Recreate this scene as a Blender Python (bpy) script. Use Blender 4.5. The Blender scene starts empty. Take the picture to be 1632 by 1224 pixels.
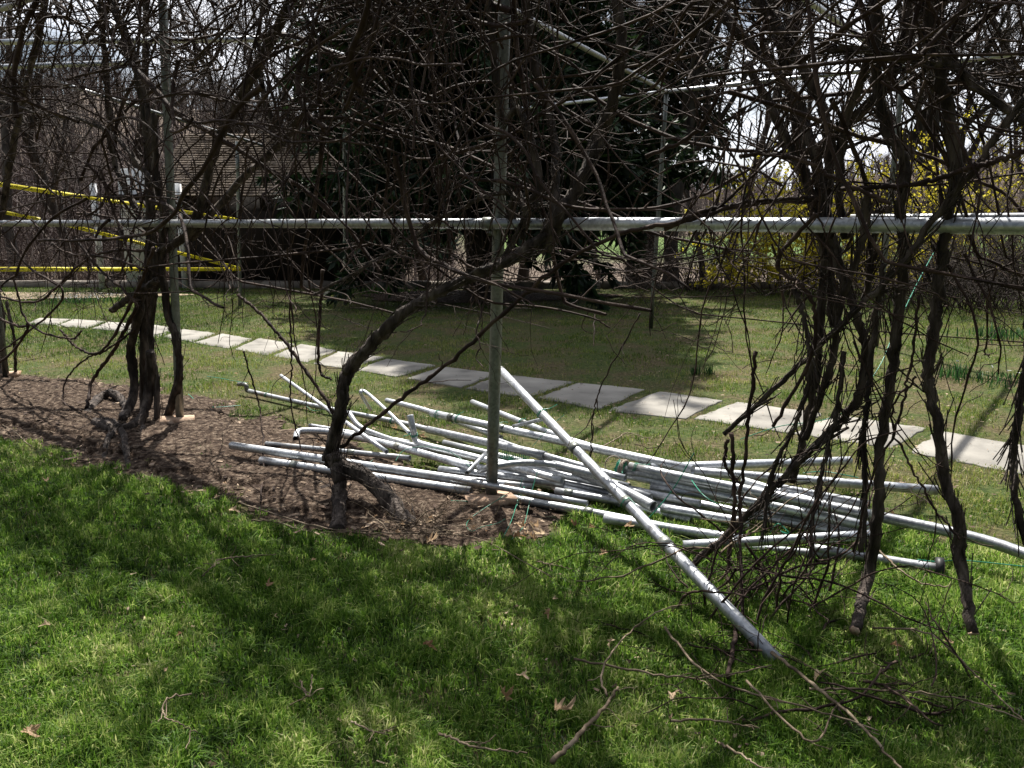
import bpy, math
import numpy as np
from mathutils import Vector
rng = np.random.default_rng(11)
S = bpy.context.scene
C = S.collection
R = math.radians

# ------------------------------------------------ camera, world, sun, exposure
CAMH = 1.5; PITCH = R(11.06); FPX = 1315.0; CX, CY = 816.0, 612.0
cam = bpy.data.cameras.new('camera'); cam.lens = 29.0; cam.sensor_width = 36.0
cam.clip_start = 0.05; cam.clip_end = 3000
co = bpy.data.objects.new('camera', cam); C.objects.link(co)
co.location = (0, 0, CAMH); co.rotation_euler = (R(90) - PITCH, 0, 0)
S.camera = co
SUN_EL, SUN_AZ = R(55), R(7)          # azimuth left of the view direction
w = bpy.data.worlds.new('World'); S.world = w; w.use_nodes = True
nt = w.node_tree; bg = nt.nodes['Background']
sky = nt.nodes.new('ShaderNodeTexSky'); sky.sky_type = 'NISHITA'; sky.sun_disc = False
sky.dust_density = 1.6; sky.sun_elevation = SUN_EL; sky.sun_rotation = -SUN_AZ
tc = nt.nodes.new('ShaderNodeTexCoord'); mp = nt.nodes.new('ShaderNodeMapping'); mp.inputs['Scale'].default_value = (1.6, 1.6, 5.0)
nz = nt.nodes.new('ShaderNodeTexNoise'); nz.inputs['Scale'].default_value = 2.2; nz.inputs['Detail'].default_value = 7
cr = nt.nodes.new('ShaderNodeValToRGB'); cr.color_ramp.elements[0].position = .38; cr.color_ramp.elements[1].position = .56
mx = nt.nodes.new('ShaderNodeMixRGB'); pass
geo = nt.nodes.new('ShaderNodeVectorMath'); geo.operation = 'DOT_PRODUCT'; geo.inputs[1].default_value = (-math.sin(SUN_AZ)*math.cos(SUN_EL), math.cos(SUN_AZ)*math.cos(SUN_EL), math.sin(SUN_EL))
nt.links.new(tc.outputs['Generated'], geo.inputs[0])
mrg = nt.nodes.new('ShaderNodeMapRange'); mrg.inputs['From Min'].default_value = .22; mrg.inputs['From Max'].default_value = .64; mrg.inputs['To Min'].default_value = 1.0; mrg.inputs['To Max'].default_value = 21.0
nt.links.new(geo.outputs['Value'], mrg.inputs[0])
cm = nt.nodes.new('ShaderNodeVectorMath'); cm.operation = 'SCALE'; cm.inputs[0].default_value = (.95, .975, 1.05); nt.links.new(mrg.outputs[0], cm.inputs['Scale']); nt.links.new(cm.outputs[0], mx.inputs[2])
nt.links.new(tc.outputs['Generated'], mp.inputs[0]); nt.links.new(mp.outputs[0], nz.inputs['Vector'])
nt.links.new(nz.outputs['Fac'], cr.inputs[0]); nt.links.new(cr.outputs[0], mx.inputs[0])
nt.links.new(sky.outputs[0], mx.inputs[1]); nt.links.new(mx.outputs[0], bg.inputs[0])
bg.inputs[1].default_value = 0.040
sl = bpy.data.lights.new('sun', 'SUN'); sl.energy = 5.0; sl.angle = R(0.53); sl.color = (1, .955, .88)
so = bpy.data.objects.new('sun', sl); C.objects.link(so)
SD = Vector((-math.sin(SUN_AZ)*math.cos(SUN_EL), math.cos(SUN_AZ)*math.cos(SUN_EL), math.sin(SUN_EL)))
so.rotation_euler = (-SD).to_track_quat('-Z', 'Y').to_euler(); so.location = (-2, 10, 20)
S.view_settings.view_transform = 'Standard'; S.view_settings.look = 'None'
S.view_settings.exposure = 1.08; S.view_settings.gamma = 1.0
S.render.engine = 'CYCLES'
S.cycles.max_bounces = 6; S.cycles.diffuse_bounces = 2; S.cycles.glossy_bounces = 3; S.cycles.transmission_bounces = 3

# ------------------------------------------------ geometry helpers
cp, sp = math.cos(PITCH), math.sin(PITCH)
def ray(px, py):
    x = (px-CX)/FPX; u = -(py-CY)/FPX
    return np.array([x, cp+u*sp, -sp+u*cp])
O = np.array([0, 0, CAMH])
def G(px, py, z=0.0):
    d = ray(px, py); t = (z-CAMH)/d[2]; return O+d*t
def P(px, py, Y):
    d = ray(px, py); return O+d*(Y/d[1])
def proj(X, Y, Z):
    dz = Z-CAMH; f = Y*cp-dz*sp; u = Y*sp+dz*cp
    f = np.where(f < .05, .05, f)
    return CX+FPX*X/f, CY-FPX*u/f
C0 = G(783, 803); L0 = G(287, 676)
RD = (L0-C0); RD[2] = 0; ROWLEN = np.linalg.norm(RD); RD = RD/ROWLEN      # unit, toward the left post
RN = np.array([-RD[1], RD[0], 0.0]); RN = -RN if RN[1] < 0 else RN         # away from camera
def PR(px, py, off=0.0):
    d = ray(px, py); t = (np.dot(C0-O, RN)+off)/np.dot(d, RN); return O+d*t
def row(s, off, z): return C0+RD*s+RN*off+np.array([0, 0, z])

def mk(name, V, faces, mat, parent=None, attrs=None, smooth=True):
    me = bpy.data.meshes.new(name)
    V = np.asarray(V, np.float32).reshape(-1, 3)
    faces = [np.asarray(f, np.int32) for f in faces if len(f)]
    me.vertices.add(len(V)); me.vertices.foreach_set('co', V.ravel())
    li = np.concatenate([f.ravel() for f in faces])
    tot = np.concatenate([np.full(len(f), f.shape[1], np.int32) for f in faces])
    st = np.concatenate([[0], np.cumsum(tot)[:-1]]).astype(np.int32)
    me.loops.add(len(li)); me.loops.foreach_set('vertex_index', li)
    me.polygons.add(len(tot)); me.polygons.foreach_set('loop_start', st)
    try: me.polygons.foreach_set('loop_total', tot)
    except Exception: pass
    if smooth: me.polygons.foreach_set('use_smooth', np.ones(len(tot), bool))
    me.update(calc_edges=True)
    if attrs:
        for k, a in attrs.items():
            at = me.attributes.new(k, 'FLOAT', 'POINT'); at.data.foreach_set('value', np.asarray(a, np.float32))
    if mat: me.materials.append(mat)
    o = bpy.data.objects.new(name, me); C.objects.link(o)
    if parent: o.parent = parent
    return o
def tag(o, label=None, cat=None, group=None, kind=None):
    if label: o['label'] = label
    if cat: o['category'] = cat
    if group: o['group'] = group
    if kind: o['kind'] = kind
    return o
def empty(name, loc=(0, 0, 0)):
    o = bpy.data.objects.new(name, None); C.objects.link(o); o.location = loc; o.empty_display_size = .1
    return o
def localise(parts, root):
    """parts were built in world space: move them under a root that sits at the thing's base"""
    for p in parts:
        me = p.data
        n = len(me.vertices); a = np.empty(n*3, np.float32); me.vertices.foreach_get('co', a)
        a = a.reshape(-1, 3)-np.array(root.location, np.float32); me.vertices.foreach_set('co', a.ravel()); me.update()
        p.parent = root
class MB:
    def __init__(s): s.V = []; s.F = {}; s.n = 0
    def add(s, V, faces):
        V = np.asarray(V, float).reshape(-1, 3)
        for f in faces:
            f = np.asarray(f, np.int64)
            if len(f): s.F.setdefault(f.shape[1], []).append(f+s.n)
        s.V.append(V); s.n += len(V); return s
    def build(s, name, mat, parent=None, **k):
        return mk(name, np.concatenate(s.V), [np.concatenate(f) for f in s.F.values()], mat, parent, **k)
def box(c, size, rot=0.0, jit=0.0):
    h = np.array(size)/2
    v = np.array([[x, y, z] for z in (-1, 1) for x, y in ((-1, -1), (1, -1), (1, 1), (-1, 1))])*h
    if jit: v = v+rng.normal(0, jit, v.shape)
    ca, sa = math.cos(rot), math.sin(rot)
    v = np.stack([v[:, 0]*ca-v[:, 1]*sa, v[:, 0]*sa+v[:, 1]*ca, v[:, 2]], 1)+np.array(c)
    return v, [np.array([[0, 3, 2, 1], [4, 5, 6, 7], [0, 1, 5, 4], [1, 2, 6, 5], [2, 3, 7, 6], [3, 0, 4, 7]])]
def frames(Pt):
    T = np.gradient(Pt, axis=1); T /= np.linalg.norm(T, axis=2, keepdims=True)+1e-9
    N = Pt.shape[1]; U = np.empty_like(T)
    a = np.where(np.abs(T[:, 0, 2:3]) < .8, np.array([[0, 0, 1.]]), np.array([[1., 0, 0]]))
    u = a-(a*T[:, 0]).sum(1, keepdims=True)*T[:, 0]; u /= np.linalg.norm(u, axis=1, keepdims=True)+1e-9
    U[:, 0] = u
    for i in range(1, N):
        u = U[:, i-1]-(U[:, i-1]*T[:, i]).sum(1, keepdims=True)*T[:, i]
        u /= np.linalg.norm(u, axis=1, keepdims=True)+1e-9; U[:, i] = u
    return T, U, np.cross(T, U)
def tubes(Pt, Rd, sides=5, rough=0.0, cap=False):
    """Pt (T,N,3) centre lines, Rd (T,N) radii"""
    Pt = np.asarray(Pt, float); Rd = np.asarray(Rd, float)
    if Pt.ndim == 2: Pt = Pt[None]; Rd = Rd[None]
    T, N = Pt.shape[:2]
    _, U, W = frames(Pt)
    an = np.arange(sides)*2*math.pi/sides
    ca, sa = np.cos(an), np.sin(an)
    rr = Rd[:, :, None]*np.ones(sides)
    if rough:
        ph = rng.uniform(0, 6.28, (T, 1, 3)); tt = np.linspace(0, 1, N)[None, :, None]*N*.12
        m = .5*np.sin(3*an+tt*1.7+ph[..., :1])+.35*np.sin(5*an-tt*2.3+ph[..., 1:2])+.3*np.sin(2*an+tt*4.1+ph[..., 2:])
        m = m+rng.normal(0, .35, (T, N, sides))+rng.normal(0, .5, (T, 1, sides))
        rr = rr*(1+rough*m)
    V = Pt[:, :, None]+rr[..., None]*(ca[:, None]*U[:, :, None]+sa[:, None]*W[:, :, None])
    idx = np.arange(T*N*sides).reshape(T, N, sides)
    a = idx[:, :-1]; b = idx[:, 1:]
    F = np.stack([a, np.roll(a, -1, 2), np.roll(b, -1, 2), b], -1).reshape(-1, 4)
    fs = [F]
    if cap: fs.append(np.concatenate([idx[:, 0, ::-1].reshape(-1, sides), idx[:, -1].reshape(-1, sides)]))
    return V.reshape(-1, 3), fs
def spline(pts, n, jit=0.0):
    p = np.array(pts, float); m = len(p)
    q = np.vstack([2*p[0]-p[1], p, 2*p[-1]-p[-2]])
    t = np.linspace(0, m-1-1e-6, n); i = t.astype(int); f = (t-i)[:, None]
    a, b, c, d = q[i], q[i+1], q[i+2], q[i+3]
    r = .5*((2*b)+(-a+c)*f+(2*a-5*b+4*c-d)*f**2+(-a+3*b-3*c+d)*f**3)
    if jit: r = r+rng.normal(0, jit, r.shape)*np.r_[0, np.ones(n-2), 0][:, None]
    return r
def unit(v): return v/(np.linalg.norm(v, axis=-1, keepdims=True)+1e-9)
def walk(P0, D0, L, N, wig, bias=(0, 0, 0), curl=0.0):
    """vectorised random growth: (T,3) starts -> (T,N,3)"""
    T = len(P0); L = np.broadcast_to(L, (T,)); st = (L/(N-1))[:, None]
    out = np.empty((T, N, 3)); out[:, 0] = P0; d = unit(np.array(D0, float))
    ax = unit(rng.normal(size=(T, 3))); b = np.array(bias)
    for i in range(1, N):
        d = unit(d+rng.normal(0, wig, (T, 3))+b+curl*np.cross(ax, d))
        out[:, i] = out[:, i-1]+d*st
    return out
def sprout(par, parR, k, lo=.15, hi=1.0, spread=.8):
    """k child starts per parent line; returns starts, directions, parent radius there"""
    T, N = par.shape[:2]
    t = rng.uniform(lo, hi, (T, k))*(N-1.001); i = t.astype(int); f = (t-i)[..., None]
    ti = np.arange(T)[:, None]
    p = par[ti, i]*(1-f)+par[ti, i+1]*f; d = unit(par[ti, i+1]-par[ti, i])
    d = unit(d+rng.normal(0, spread, d.shape)); r = parR[ti, i]
    return p.reshape(-1, 3), d.reshape(-1, 3), r.reshape(-1), (t/(N-1)).reshape(-1)
def inpoly(px, py, poly):
    poly = np.array(poly, float); x1, y1 = poly[:, 0], poly[:, 1]; x2, y2 = np.roll(x1, -1), np.roll(y1, -1)
    r = np.zeros(px.shape, bool)
    for a, b, c, d in zip(x1, y1, x2, y2):
        if b == d: continue
        r ^= ((b > py) != (d > py)) & (px < (c-a)*(py-b)/(d-b)+a)
    return r
def vnoise(x, y, s, seed=0):
    """smooth value noise 0..1"""
    g = np.random.default_rng(seed).random((64, 64)); x = x/s+100; y = y/s+100
    i = np.floor(x).astype(int); j = np.floor(y).astype(int); u = x-i; v = y-j
    u = u*u*(3-2*u); v = v*v*(3-2*v)
    q = lambda a, b: g[a % 64, b % 64]
    return (q(i, j)*(1-u)+q(i+1, j)*u)*(1-v)+(q(i, j+1)*(1-u)+q(i+1, j+1)*u)*v

# ------------------------------------------------ materials
def nmat(name):
    m = bpy.data.materials.new(name); m.use_nodes = True; t = m.node_tree
    return m, t, t.nodes['Principled BSDF'], t.nodes.new, t.links.new
def noisy(name, cols, scale=8, rough=.85, bump=.3, bscale=None, metal=0, stretch=(1, 1, 1), detail=6, bdist=.01, objvar=0.0, spec=.3):
    m, t, b, N, Lk = nmat(name)
    tc = N('ShaderNodeTexCoord'); mp = N('ShaderNodeMapping'); mp.inputs['Scale'].default_value = stretch
    nz = N('ShaderNodeTexNoise'); nz.inputs['Scale'].default_value = scale; nz.inputs['Detail'].default_value = detail
    Lk(tc.outputs['Object'], mp.inputs[0]); Lk(mp.outputs[0], nz.inputs['Vector'])
    cr = N('ShaderNodeValToRGB'); e = cr.color_ramp.elements
    ps = np.linspace(.32, .68, len(cols))
    e[0].position = ps[0]; e[0].color = (*cols[0], 1); e[1].position = ps[-1]; e[1].color = (*cols[-1], 1)
    for p, c in zip(ps[1:-1], cols[1:-1]): x = e.new(p); x.color = (*c, 1)
    Lk(nz.outputs['Fac'], cr.inputs[0])
    Lk(cr.outputs[0], b.inputs['Base Color'])
    b.inputs['Roughness'].default_value = rough; b.inputs['Metallic'].default_value = metal
    b.inputs['Specular IOR Level'].default_value = spec
    if bump:
        n2 = N('ShaderNodeTexNoise'); n2.inputs['Scale'].default_value = bscale or scale*3; n2.inputs['Detail'].default_value = 8
        Lk(mp.outputs[0], n2.inputs['Vector'])
        bp = N('ShaderNodeBump'); bp.inputs['Strength'].default_value = bump; bp.inputs['Distance'].default_value = bdist
        Lk(n2.outputs['Fac'], bp.inputs['Height']); Lk(bp.outputs[0], b.inputs['Normal'])
    return m
def leafy(name, stops, attr='tone', trans=.45, rough=.55):
    """thin leaf shader coloured by a per-blade tone; light passes through it"""
    m, t, b, N, Lk = nmat(name)
    at = N('ShaderNodeAttribute'); at.attribute_name = attr
    cr = N('ShaderNodeValToRGB'); e = cr.color_ramp.elements
    e[0].position = stops[0][0]; e[0].color = (*stops[0][1], 1); e[1].position = stops[-1][0]; e[1].color = (*stops[-1][1], 1)
    for p, c in stops[1:-1]: x = e.new(p); x.color = (*c, 1)
    Lk(at.outputs['Fac'], cr.inputs[0]); Lk(cr.outputs[0], b.inputs['Base Color'])
    b.inputs['Roughness'].default_value = rough; b.inputs['Specular IOR Level'].default_value = .25
    tr = N('ShaderNodeBsdfTranslucent'); Lk(cr.outputs[0], tr.inputs['Color'])
    ms = N('ShaderNodeMixShader'); ms.inputs[0].default_value = trans
    Lk(b.outputs[0], ms.inputs[1]); Lk(tr.outputs[0], ms.inputs[2]); Lk(ms.outputs[0], t.nodes['Material Output'].inputs['Surface'])
    return m
M = {}
M['bark'] = noisy('vine_bark', [(.014, .010, .008), (.048, .036, .029), (.125, .10, .082)], 22, .85, 1.0, 60, stretch=(1, 1, .25), bdist=.02)
M['cane'] = noisy('vine_cane', [(.016, .009, .007), (.036, .021, .016), (.085, .056, .042)], 9, .8, .4, 90, spec=.2)
M['dead'] = noisy('dead_twig', [(.06, .042, .026), (.15, .11, .07), (.3, .235, .16)], 10, .75, .3, 90)
M['treebark'] = noisy('tree_bark', [(.02, .016, .013), (.05, .042, .036), (.10, .088, .075)], 6, .9, .8, 20, stretch=(1, 1, .3), bdist=.03)
M['twig'] = noisy('tree_twigs', [(.02, .014, .012), (.045, .034, .028), (.075, .06, .05)], 2, .85, 0)
M['brush'] = noisy('brush_twigs', [(.035, .024, .02), (.08, .057, .046), (.15, .115, .095)], 1.2, .85, 0)
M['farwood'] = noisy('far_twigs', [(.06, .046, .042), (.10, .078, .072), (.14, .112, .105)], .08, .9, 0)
def metal_mat(name, dark, light, rough=.34):
    m, t, b, N, Lk = nmat(name)
    tc = N('ShaderNodeTexCoord')
    vo = N('ShaderNodeTexVoronoi'); vo.inputs['Scale'].default_value = 70; Lk(tc.outputs['Object'], vo.inputs['Vector'])
    nz = N('ShaderNodeTexNoise'); nz.inputs['Scale'].default_value = 5; nz.inputs['Detail'].default_value = 9; nz.inputs['Roughness'].default_value = .7; Lk(tc.outputs['Object'], nz.inputs['Vector'])
    mx = N('ShaderNodeMixRGB'); mx.inputs[0].default_value = .25; Lk(nz.outputs['Fac'], mx.inputs[1]); Lk(vo.outputs['Color'], mx.inputs[2])
    cr = N('ShaderNodeValToRGB'); e = cr.color_ramp.elements; e[0].position = .3; e[0].color = (*dark, 1); e[1].position = .62; e[1].color = (*light, 1)
    Lk(mx.outputs[0], cr.inputs[0]); Lk(cr.outputs[0], b.inputs['Base Color'])
    oi = N('ShaderNodeObjectInfo'); mv = N('ShaderNodeMapRange'); mv.inputs['To Min'].default_value = .55; mv.inputs['To Max'].default_value = 1.12; Lk(oi.outputs['Random'], mv.inputs[0])
    n3 = N('ShaderNodeTexNoise'); n3.inputs['Scale'].default_value = 2.2; n3.inputs['Detail'].default_value = 10; n3.inputs['Roughness'].default_value = .75; Lk(tc.outputs['Object'], n3.inputs['Vector'])
    c3 = N('ShaderNodeValToRGB'); c3.color_ramp.elements[0].position = .58; c3.color_ramp.elements[0].color = (0, 0, 0, 1); c3.color_ramp.elements[1].position = .72; Lk(n3.outputs['Fac'], c3.inputs[0])
    vm = N('ShaderNodeVectorMath'); vm.operation = 'SCALE'; Lk(cr.outputs[0], vm.inputs[0]); Lk(mv.outputs[0], vm.inputs['Scale'])
    dm = N('ShaderNodeMixRGB'); dm.inputs[2].default_value = (.16, .12, .085, 1); Lk(c3.outputs[0], dm.inputs[0]); Lk(vm.outputs[0], dm.inputs[1]); Lk(dm.outputs[0], b.inputs['Base Color'])
    mm = N('ShaderNodeMapRange'); mm.inputs['To Min'].default_value = .78; mm.inputs['To Max'].default_value = .1; Lk(c3.outputs[0], mm.inputs[0]); Lk(mm.outputs[0], b.inputs['Metallic'])
    mr = N('ShaderNodeMapRange'); mr.inputs['From Min'].default_value = .3; mr.inputs['From Max'].default_value = .7
    mr.inputs['To Min'].default_value = rough-.08; mr.inputs['To Max'].default_value = rough+.16
    Lk(nz.outputs['Fac'], mr.inputs[0]); Lk(mr.outputs[0], b.inputs['Roughness'])
    bp = N('ShaderNodeBump'); bp.inputs['Strength'].default_value = .12; bp.inputs['Distance'].default_value = .002
    n2 = N('ShaderNodeTexNoise'); n2.inputs['Scale'].default_value = 120; Lk(tc.outputs['Object'], n2.inputs['Vector']); Lk(n2.outputs['Fac'], bp.inputs['Height']); Lk(bp.outputs[0], b.inputs['Normal'])
    return m
M['galv'] = metal_mat('galvanised_steel', (.28, .295, .32), (.62, .64, .66), .42)
M['galv_old'] = metal_mat('weathered_galvanised_steel', (.14, .152, .135), (.30, .315, .29), .45)
M['rust'] = noisy('rusty_steel', [(.05, .02, .012), (.16, .07, .035), (.3, .16, .09)], 40, .8, .4)
M['wire'] = noisy('green_wire', [(.0, .16, .09), (.02, .28, .17)], 30, .4, 0, spec=.5)
M['rope'] = noisy('weathered_rope', [(.22, .17, .13), (.42, .36, .3)], 60, .9, .4)
M['tape'] = noisy('yellow_tape', [(.80, .66, .02), (.92, .80, .04)], 3, .45, 0, spec=.4)
M['ink'] = noisy('black_ink', [(.012, .012, .012), (.03, .03, .03)], 20, .5, 0)
M['slab'] = noisy('flagstone', [(.12, .112, .098), (.21, .198, .175), (.255, .24, .212), (.30, .285, .25)], 2.6, .85, .5, 30, detail=12, bdist=.004)
M['pad'] = noisy('worn_plank', [(.22, .13, .08), (.42, .29, .2), (.5, .38, .28)], 14, .85, .4, stretch=(1, 5, 1))
M['white'] = noisy('white_paint', [(.74, .75, .77), (.85, .86, .87)], 3, .5, .1)
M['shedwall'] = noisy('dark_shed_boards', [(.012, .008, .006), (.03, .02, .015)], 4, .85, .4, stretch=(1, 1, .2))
M['glass'] = noisy('dark_window_glass', [(.01, .012, .014), (.02, .022, .025)], 2, .12, 0, spec=.6)
M['deadleaf'] = leafy('dry_leaf', [(0, (.10, .045, .02)), (.4, (.32, .19, .10)), (1, (.62, .48, .32))], trans=.35, rough=.7)
M['grass'] = leafy('grass_blades', [(0, (.010, .028, .004)), (.3, (.062, .142, .013)), (.55, (.17, .29, .038)), (.8, (.40, .46, .14)), (1, (.68, .6, .38))], trans=.55)
M['thatch'] = leafy('thin_lawn_blades', [(0, (.022, .055, .008)), (.4, (.10, .17, .024)), (.72, (.25, .29, .06)), (1, (.44, .36, .19))], trans=.4)
M['weed'] = leafy('weed_leaves', [(0, (.02, .06, .01)), (1, (.07, .17, .025))], trans=.45)
M['bulb'] = leafy('bulb_leaves', [(0, (.015, .045, .015)), (1, (.05, .13, .035))], trans=.4)
M['petal'] = leafy('white_petals', [(0, (.7, .72, .68)), (1, (.85, .86, .84))], trans=.3)
M['yellow'] = leafy('yellow_flowers', [(0, (.45, .42, .03)), (.5, (.75, .64, .04)), (1, (.92, .82, .12))], trans=.6)
M['conifer'] = leafy('conifer_foliage', [(0, (.006, .010, .006)), (.6, (.014, .032, .011)), (1, (.04, .08, .025))], trans=.15)
M['mulchbit'] = leafy('mulch_chips', [(0, (.016, .009, .006)), (.6, (.07, .044, .03)), (1, (.34, .255, .18))], trans=.0, rough=.9)

# ------------------------------------------------ terrain
def hgt(x, y):
    x = np.asarray(x, float); y = np.asarray(y, float)
    r = np.hypot(x, y); az = np.degrees(np.arctan2(x, np.maximum(y, .01)))
    sm = lambda t: np.clip(t, 0, 1)**2*(3-2*np.clip(t, 0, 1))
    z = -5*sm((y-19.8)/28)
    k = sm((az+6)/14)                      # 0 left .. 1 right
    r0 = 85+k*215; top = 33-k*7+6*np.sin(az*.23+1)+2*np.sin(az*.9)
    z = z+(top+5)*sm((r-r0)/220)
    near = sm((y-1)/2)*0
    z = z+.010*(vnoise(x, y, .9, 3)-.5)*(y < 19)+near
    z = z+sm((y-21)/20)*(vnoise(x, y, 9, 4)-.5)*1.5
    return z
def grid_axis(n, s): t = np.linspace(-1, 1, n); return np.sign(t)*(np.sinh(np.abs(t)*s)/np.sinh(s))
gx = grid_axis(260, 6.2)*900
gy = np.unique(np.concatenate([np.linspace(-60, -3, 12), np.linspace(-3, 24, 180), 24+np.sinh(np.linspace(0, 5, 110))/np.sinh(5)*1000]))
XX, YY = np.meshgrid(gx, gy); ZZ = hgt(XX, YY)
nx, ny = len(gx), len(gy); idx = np.arange(nx*ny).reshape(ny, nx)
F = np.stack([idx[:-1, :-1], idx[:-1, 1:], idx[1:, 1:], idx[1:, :-1]], -1).reshape(-1, 4)
rr = np.hypot(XX, YY); az = np.degrees(np.arctan2(XX, np.maximum(YY, .01)))
scrub = np.clip((YY-19.6)/.6, 0, 1)
fld = ((rr > 130) & (rr < 330) & (az > -6) & (az < 40)).astype(float)*np.clip((rr-130)/40, 0, 1)
m, t, b, N, Lk = nmat('ground')
def ramp(fac, cols, lo=.35, hi=.65):
    cr = N('ShaderNodeValToRGB'); e = cr.color_ramp.elements; ps = np.linspace(lo, hi, len(cols))
    e[0].position = ps[0]; e[0].color = (*cols[0], 1); e[1].position = ps[-1]; e[1].color = (*cols[-1], 1)
    for p, c in zip(ps[1:-1], cols[1:-1]): x = e.new(p); x.color = (*c, 1)
    Lk(fac, cr.inputs[0]); return cr.outputs[0]
def noise(scale, detail=8):
    tc = N('ShaderNodeTexCoord'); n = N('ShaderNodeTexNoise'); n.inputs['Scale'].default_value = scale; n.inputs['Detail'].default_value = detail
    n.inputs['Roughness'].default_value = .65
    Lk(tc.outputs['Object'], n.inputs['Vector']); return n.outputs['Fac']
def mixc(f, a, c):
    x = N('ShaderNodeMixRGB'); Lk(f, x.inputs[0]); Lk(a, x.inputs[1]); Lk(c, x.inputs[2]); return x.outputs[0]
lawn = mixc(ramp(noise(1.6, 4), [(0, 0, 0), (1, 1, 1)], .42, .6), ramp(noise(22), [(.022, .038, .010), (.052, .075, .020), (.11, .11, .042)]), ramp(noise(30), [(.034, .026, .016), (.085, .07, .034), (.17, .135, .08)]))
sc = ramp(noise(3), [(.07, .052, .04), (.13, .10, .078), (.2, .16, .125)])
fd = ramp(noise(.05), [(.07, .12, .03), (.12, .17, .055)])
a1 = N('ShaderNodeAttribute'); a1.attribute_name = 'scrub'; a2 = N('ShaderNodeAttribute'); a2.attribute_name = 'field'
c1 = mixc(a1.outputs['Fac'], lawn, sc); c2 = mixc(a2.outputs['Fac'], c1, fd)
Lk(c2, b.inputs['Base Color']); b.inputs['Roughness'].default_value = .95; b.inputs['Specular IOR Level'].default_value = .1
bp = N('ShaderNodeBump'); bp.inputs['Strength'].default_value = .8; bp.inputs['Distance'].default_value = .03; Lk(noise(45), bp.inputs['Height']); Lk(bp.outputs[0], b.inputs['Normal'])
M['ground'] = m
tag(mk('ground', np.stack([XX, YY, ZZ], -1), [F], M['ground'], attrs={'scrub': scrub.ravel(), 'field': fld.ravel()}), kind='structure')

# soil bed under the vines (outline traced once, then a real mounded sheet on the ground)
BED = [(-260, 560), (0, 598), (60, 600), (160, 606), (260, 622), (340, 640), (420, 668), (480, 690), (560, 700), (660, 730), (760, 765), (870, 790), (905, 812), (890, 850),
       (820, 868), (740, 880), (640, 872), (560, 852), (470, 848), (400, 828), (330, 805), (260, 780), (200, 765), (120, 738), (60, 715), (0, 700), (-300, 640)]
bedw = np.array([G(a, c)[:2] for a, c in BED])
def inbed(x, y, pad=0.0):
    n = (vnoise(x, y, .30, 5)-.5)*.22+(vnoise(x, y, .07, 6)-.5)*.10+(vnoise(x, y, .025, 61)-.5)*.06
    return inpoly(x+n, y+n*.9, bedw)
n = 420; bx = np.linspace(-8.5, 1.2, n*2); by = np.linspace(2.6, 9.5, n)
BX, BY = np.meshgrid(bx, by); ins = inbed(BX, BY)
idx = np.arange(BX.size).reshape(BX.shape)
q = ins[:-1, :-1] & ins[1:, :-1] & ins[:-1, 1:] & ins[1:, 1:]
F = np.stack([idx[:-1, :-1], idx[:-1, 1:], idx[1:, 1:], idx[1:, :-1]], -1)[q]
BZ = .014+.03*vnoise(BX, BY, .35, 7)+.016*vnoise(BX, BY, .08, 8)+.008*rng.random(BX.shape)
BPX, BPY = proj(BX, BY, 0)
edge = np.ones(BX.shape)
for sx, sy in ((18, 0), (-18, 0), (0, 18), (0, -18), (9, 0), (-9, 0), (0, 9), (0, -9)): edge = edge*(.35+.65*np.roll(np.roll(ins, sx, 1), sy, 0)) if abs(sx+sy) > 9 else edge*(.25+.75*np.roll(np.roll(ins, sx, 1), sy, 0))
BZ = .004+(BZ-.004)*edge
def bedz(x, y): return .014+.03*vnoise(x, y, .35, 7)+.016*vnoise(x, y, .08, 8)
M['soil'] = noisy('bare_soil', [(.016, .010, .007), (.045, .030, .021), (.095, .068, .049), (.2, .155, .115)], 28, .95, 1.0, 90, detail=12, bdist=.02, spec=.1)
tag(mk('soil_bed', np.stack([BX, BY, BZ], -1), [F], M['soil']), kind='structure')

# ------------------------------------------------ flagstone path
FL = [(1655, 762), (1450, 722), (1271, 693), (1107, 670), (970, 655), (857, 636), (742, 621), (647, 604), (566, 591), (496, 580), (432, 568), (370, 557), (312, 547), (256, 538), (200, 530), (145, 525), (95, 520), (45, 516)]
BL = [(1700, 722), (1497, 688), (1325, 663), (1163, 643), (1047, 625), (929, 611), (803, 598), (704, 585), (618, 572), (546, 561), (478, 550), (412, 541), (350, 533), (292, 525), (232, 518), (172, 514), (118, 510), (62, 507)]
slabs = []
for i in range(len(FL)-1):
    a, d = G(*FL[i+1])[:2], G(*BL[i+1])[:2]; b_, c_ = G(*FL[i])[:2], G(*BL[i])[:2]
    g = .05/np.linalg.norm(b_-a)+.02
    q = np.array([a, b_+(a-b_)*g*1.3, c_+(d-c_)*g*1.3, d])
    q += rng.normal(0, .02, q.shape)
    slabs.append(q)
def inslab(x, y, grow=0.0):
    r = np.zeros(x.shape, bool)
    for q in slabs:
        c = q.mean(0); qq = c+(q-c)*(1+grow); r |= inpoly(x, y, qq)
    return r
names = ['nearest the right edge of the photo, crossed by a pipe shadow', 'behind the right hand vine trunks', 'half hidden by thin hanging canes', 'bare and sunlit, fourth from the right', 'crossed by a thin diagonal shadow, fifth from the right',
         'just behind the raised end of the leaning pipe', 'just right of the middle post, partly shaded', 'directly left of the middle post', 'left of the middle post under the long bowed trunk']
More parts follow.
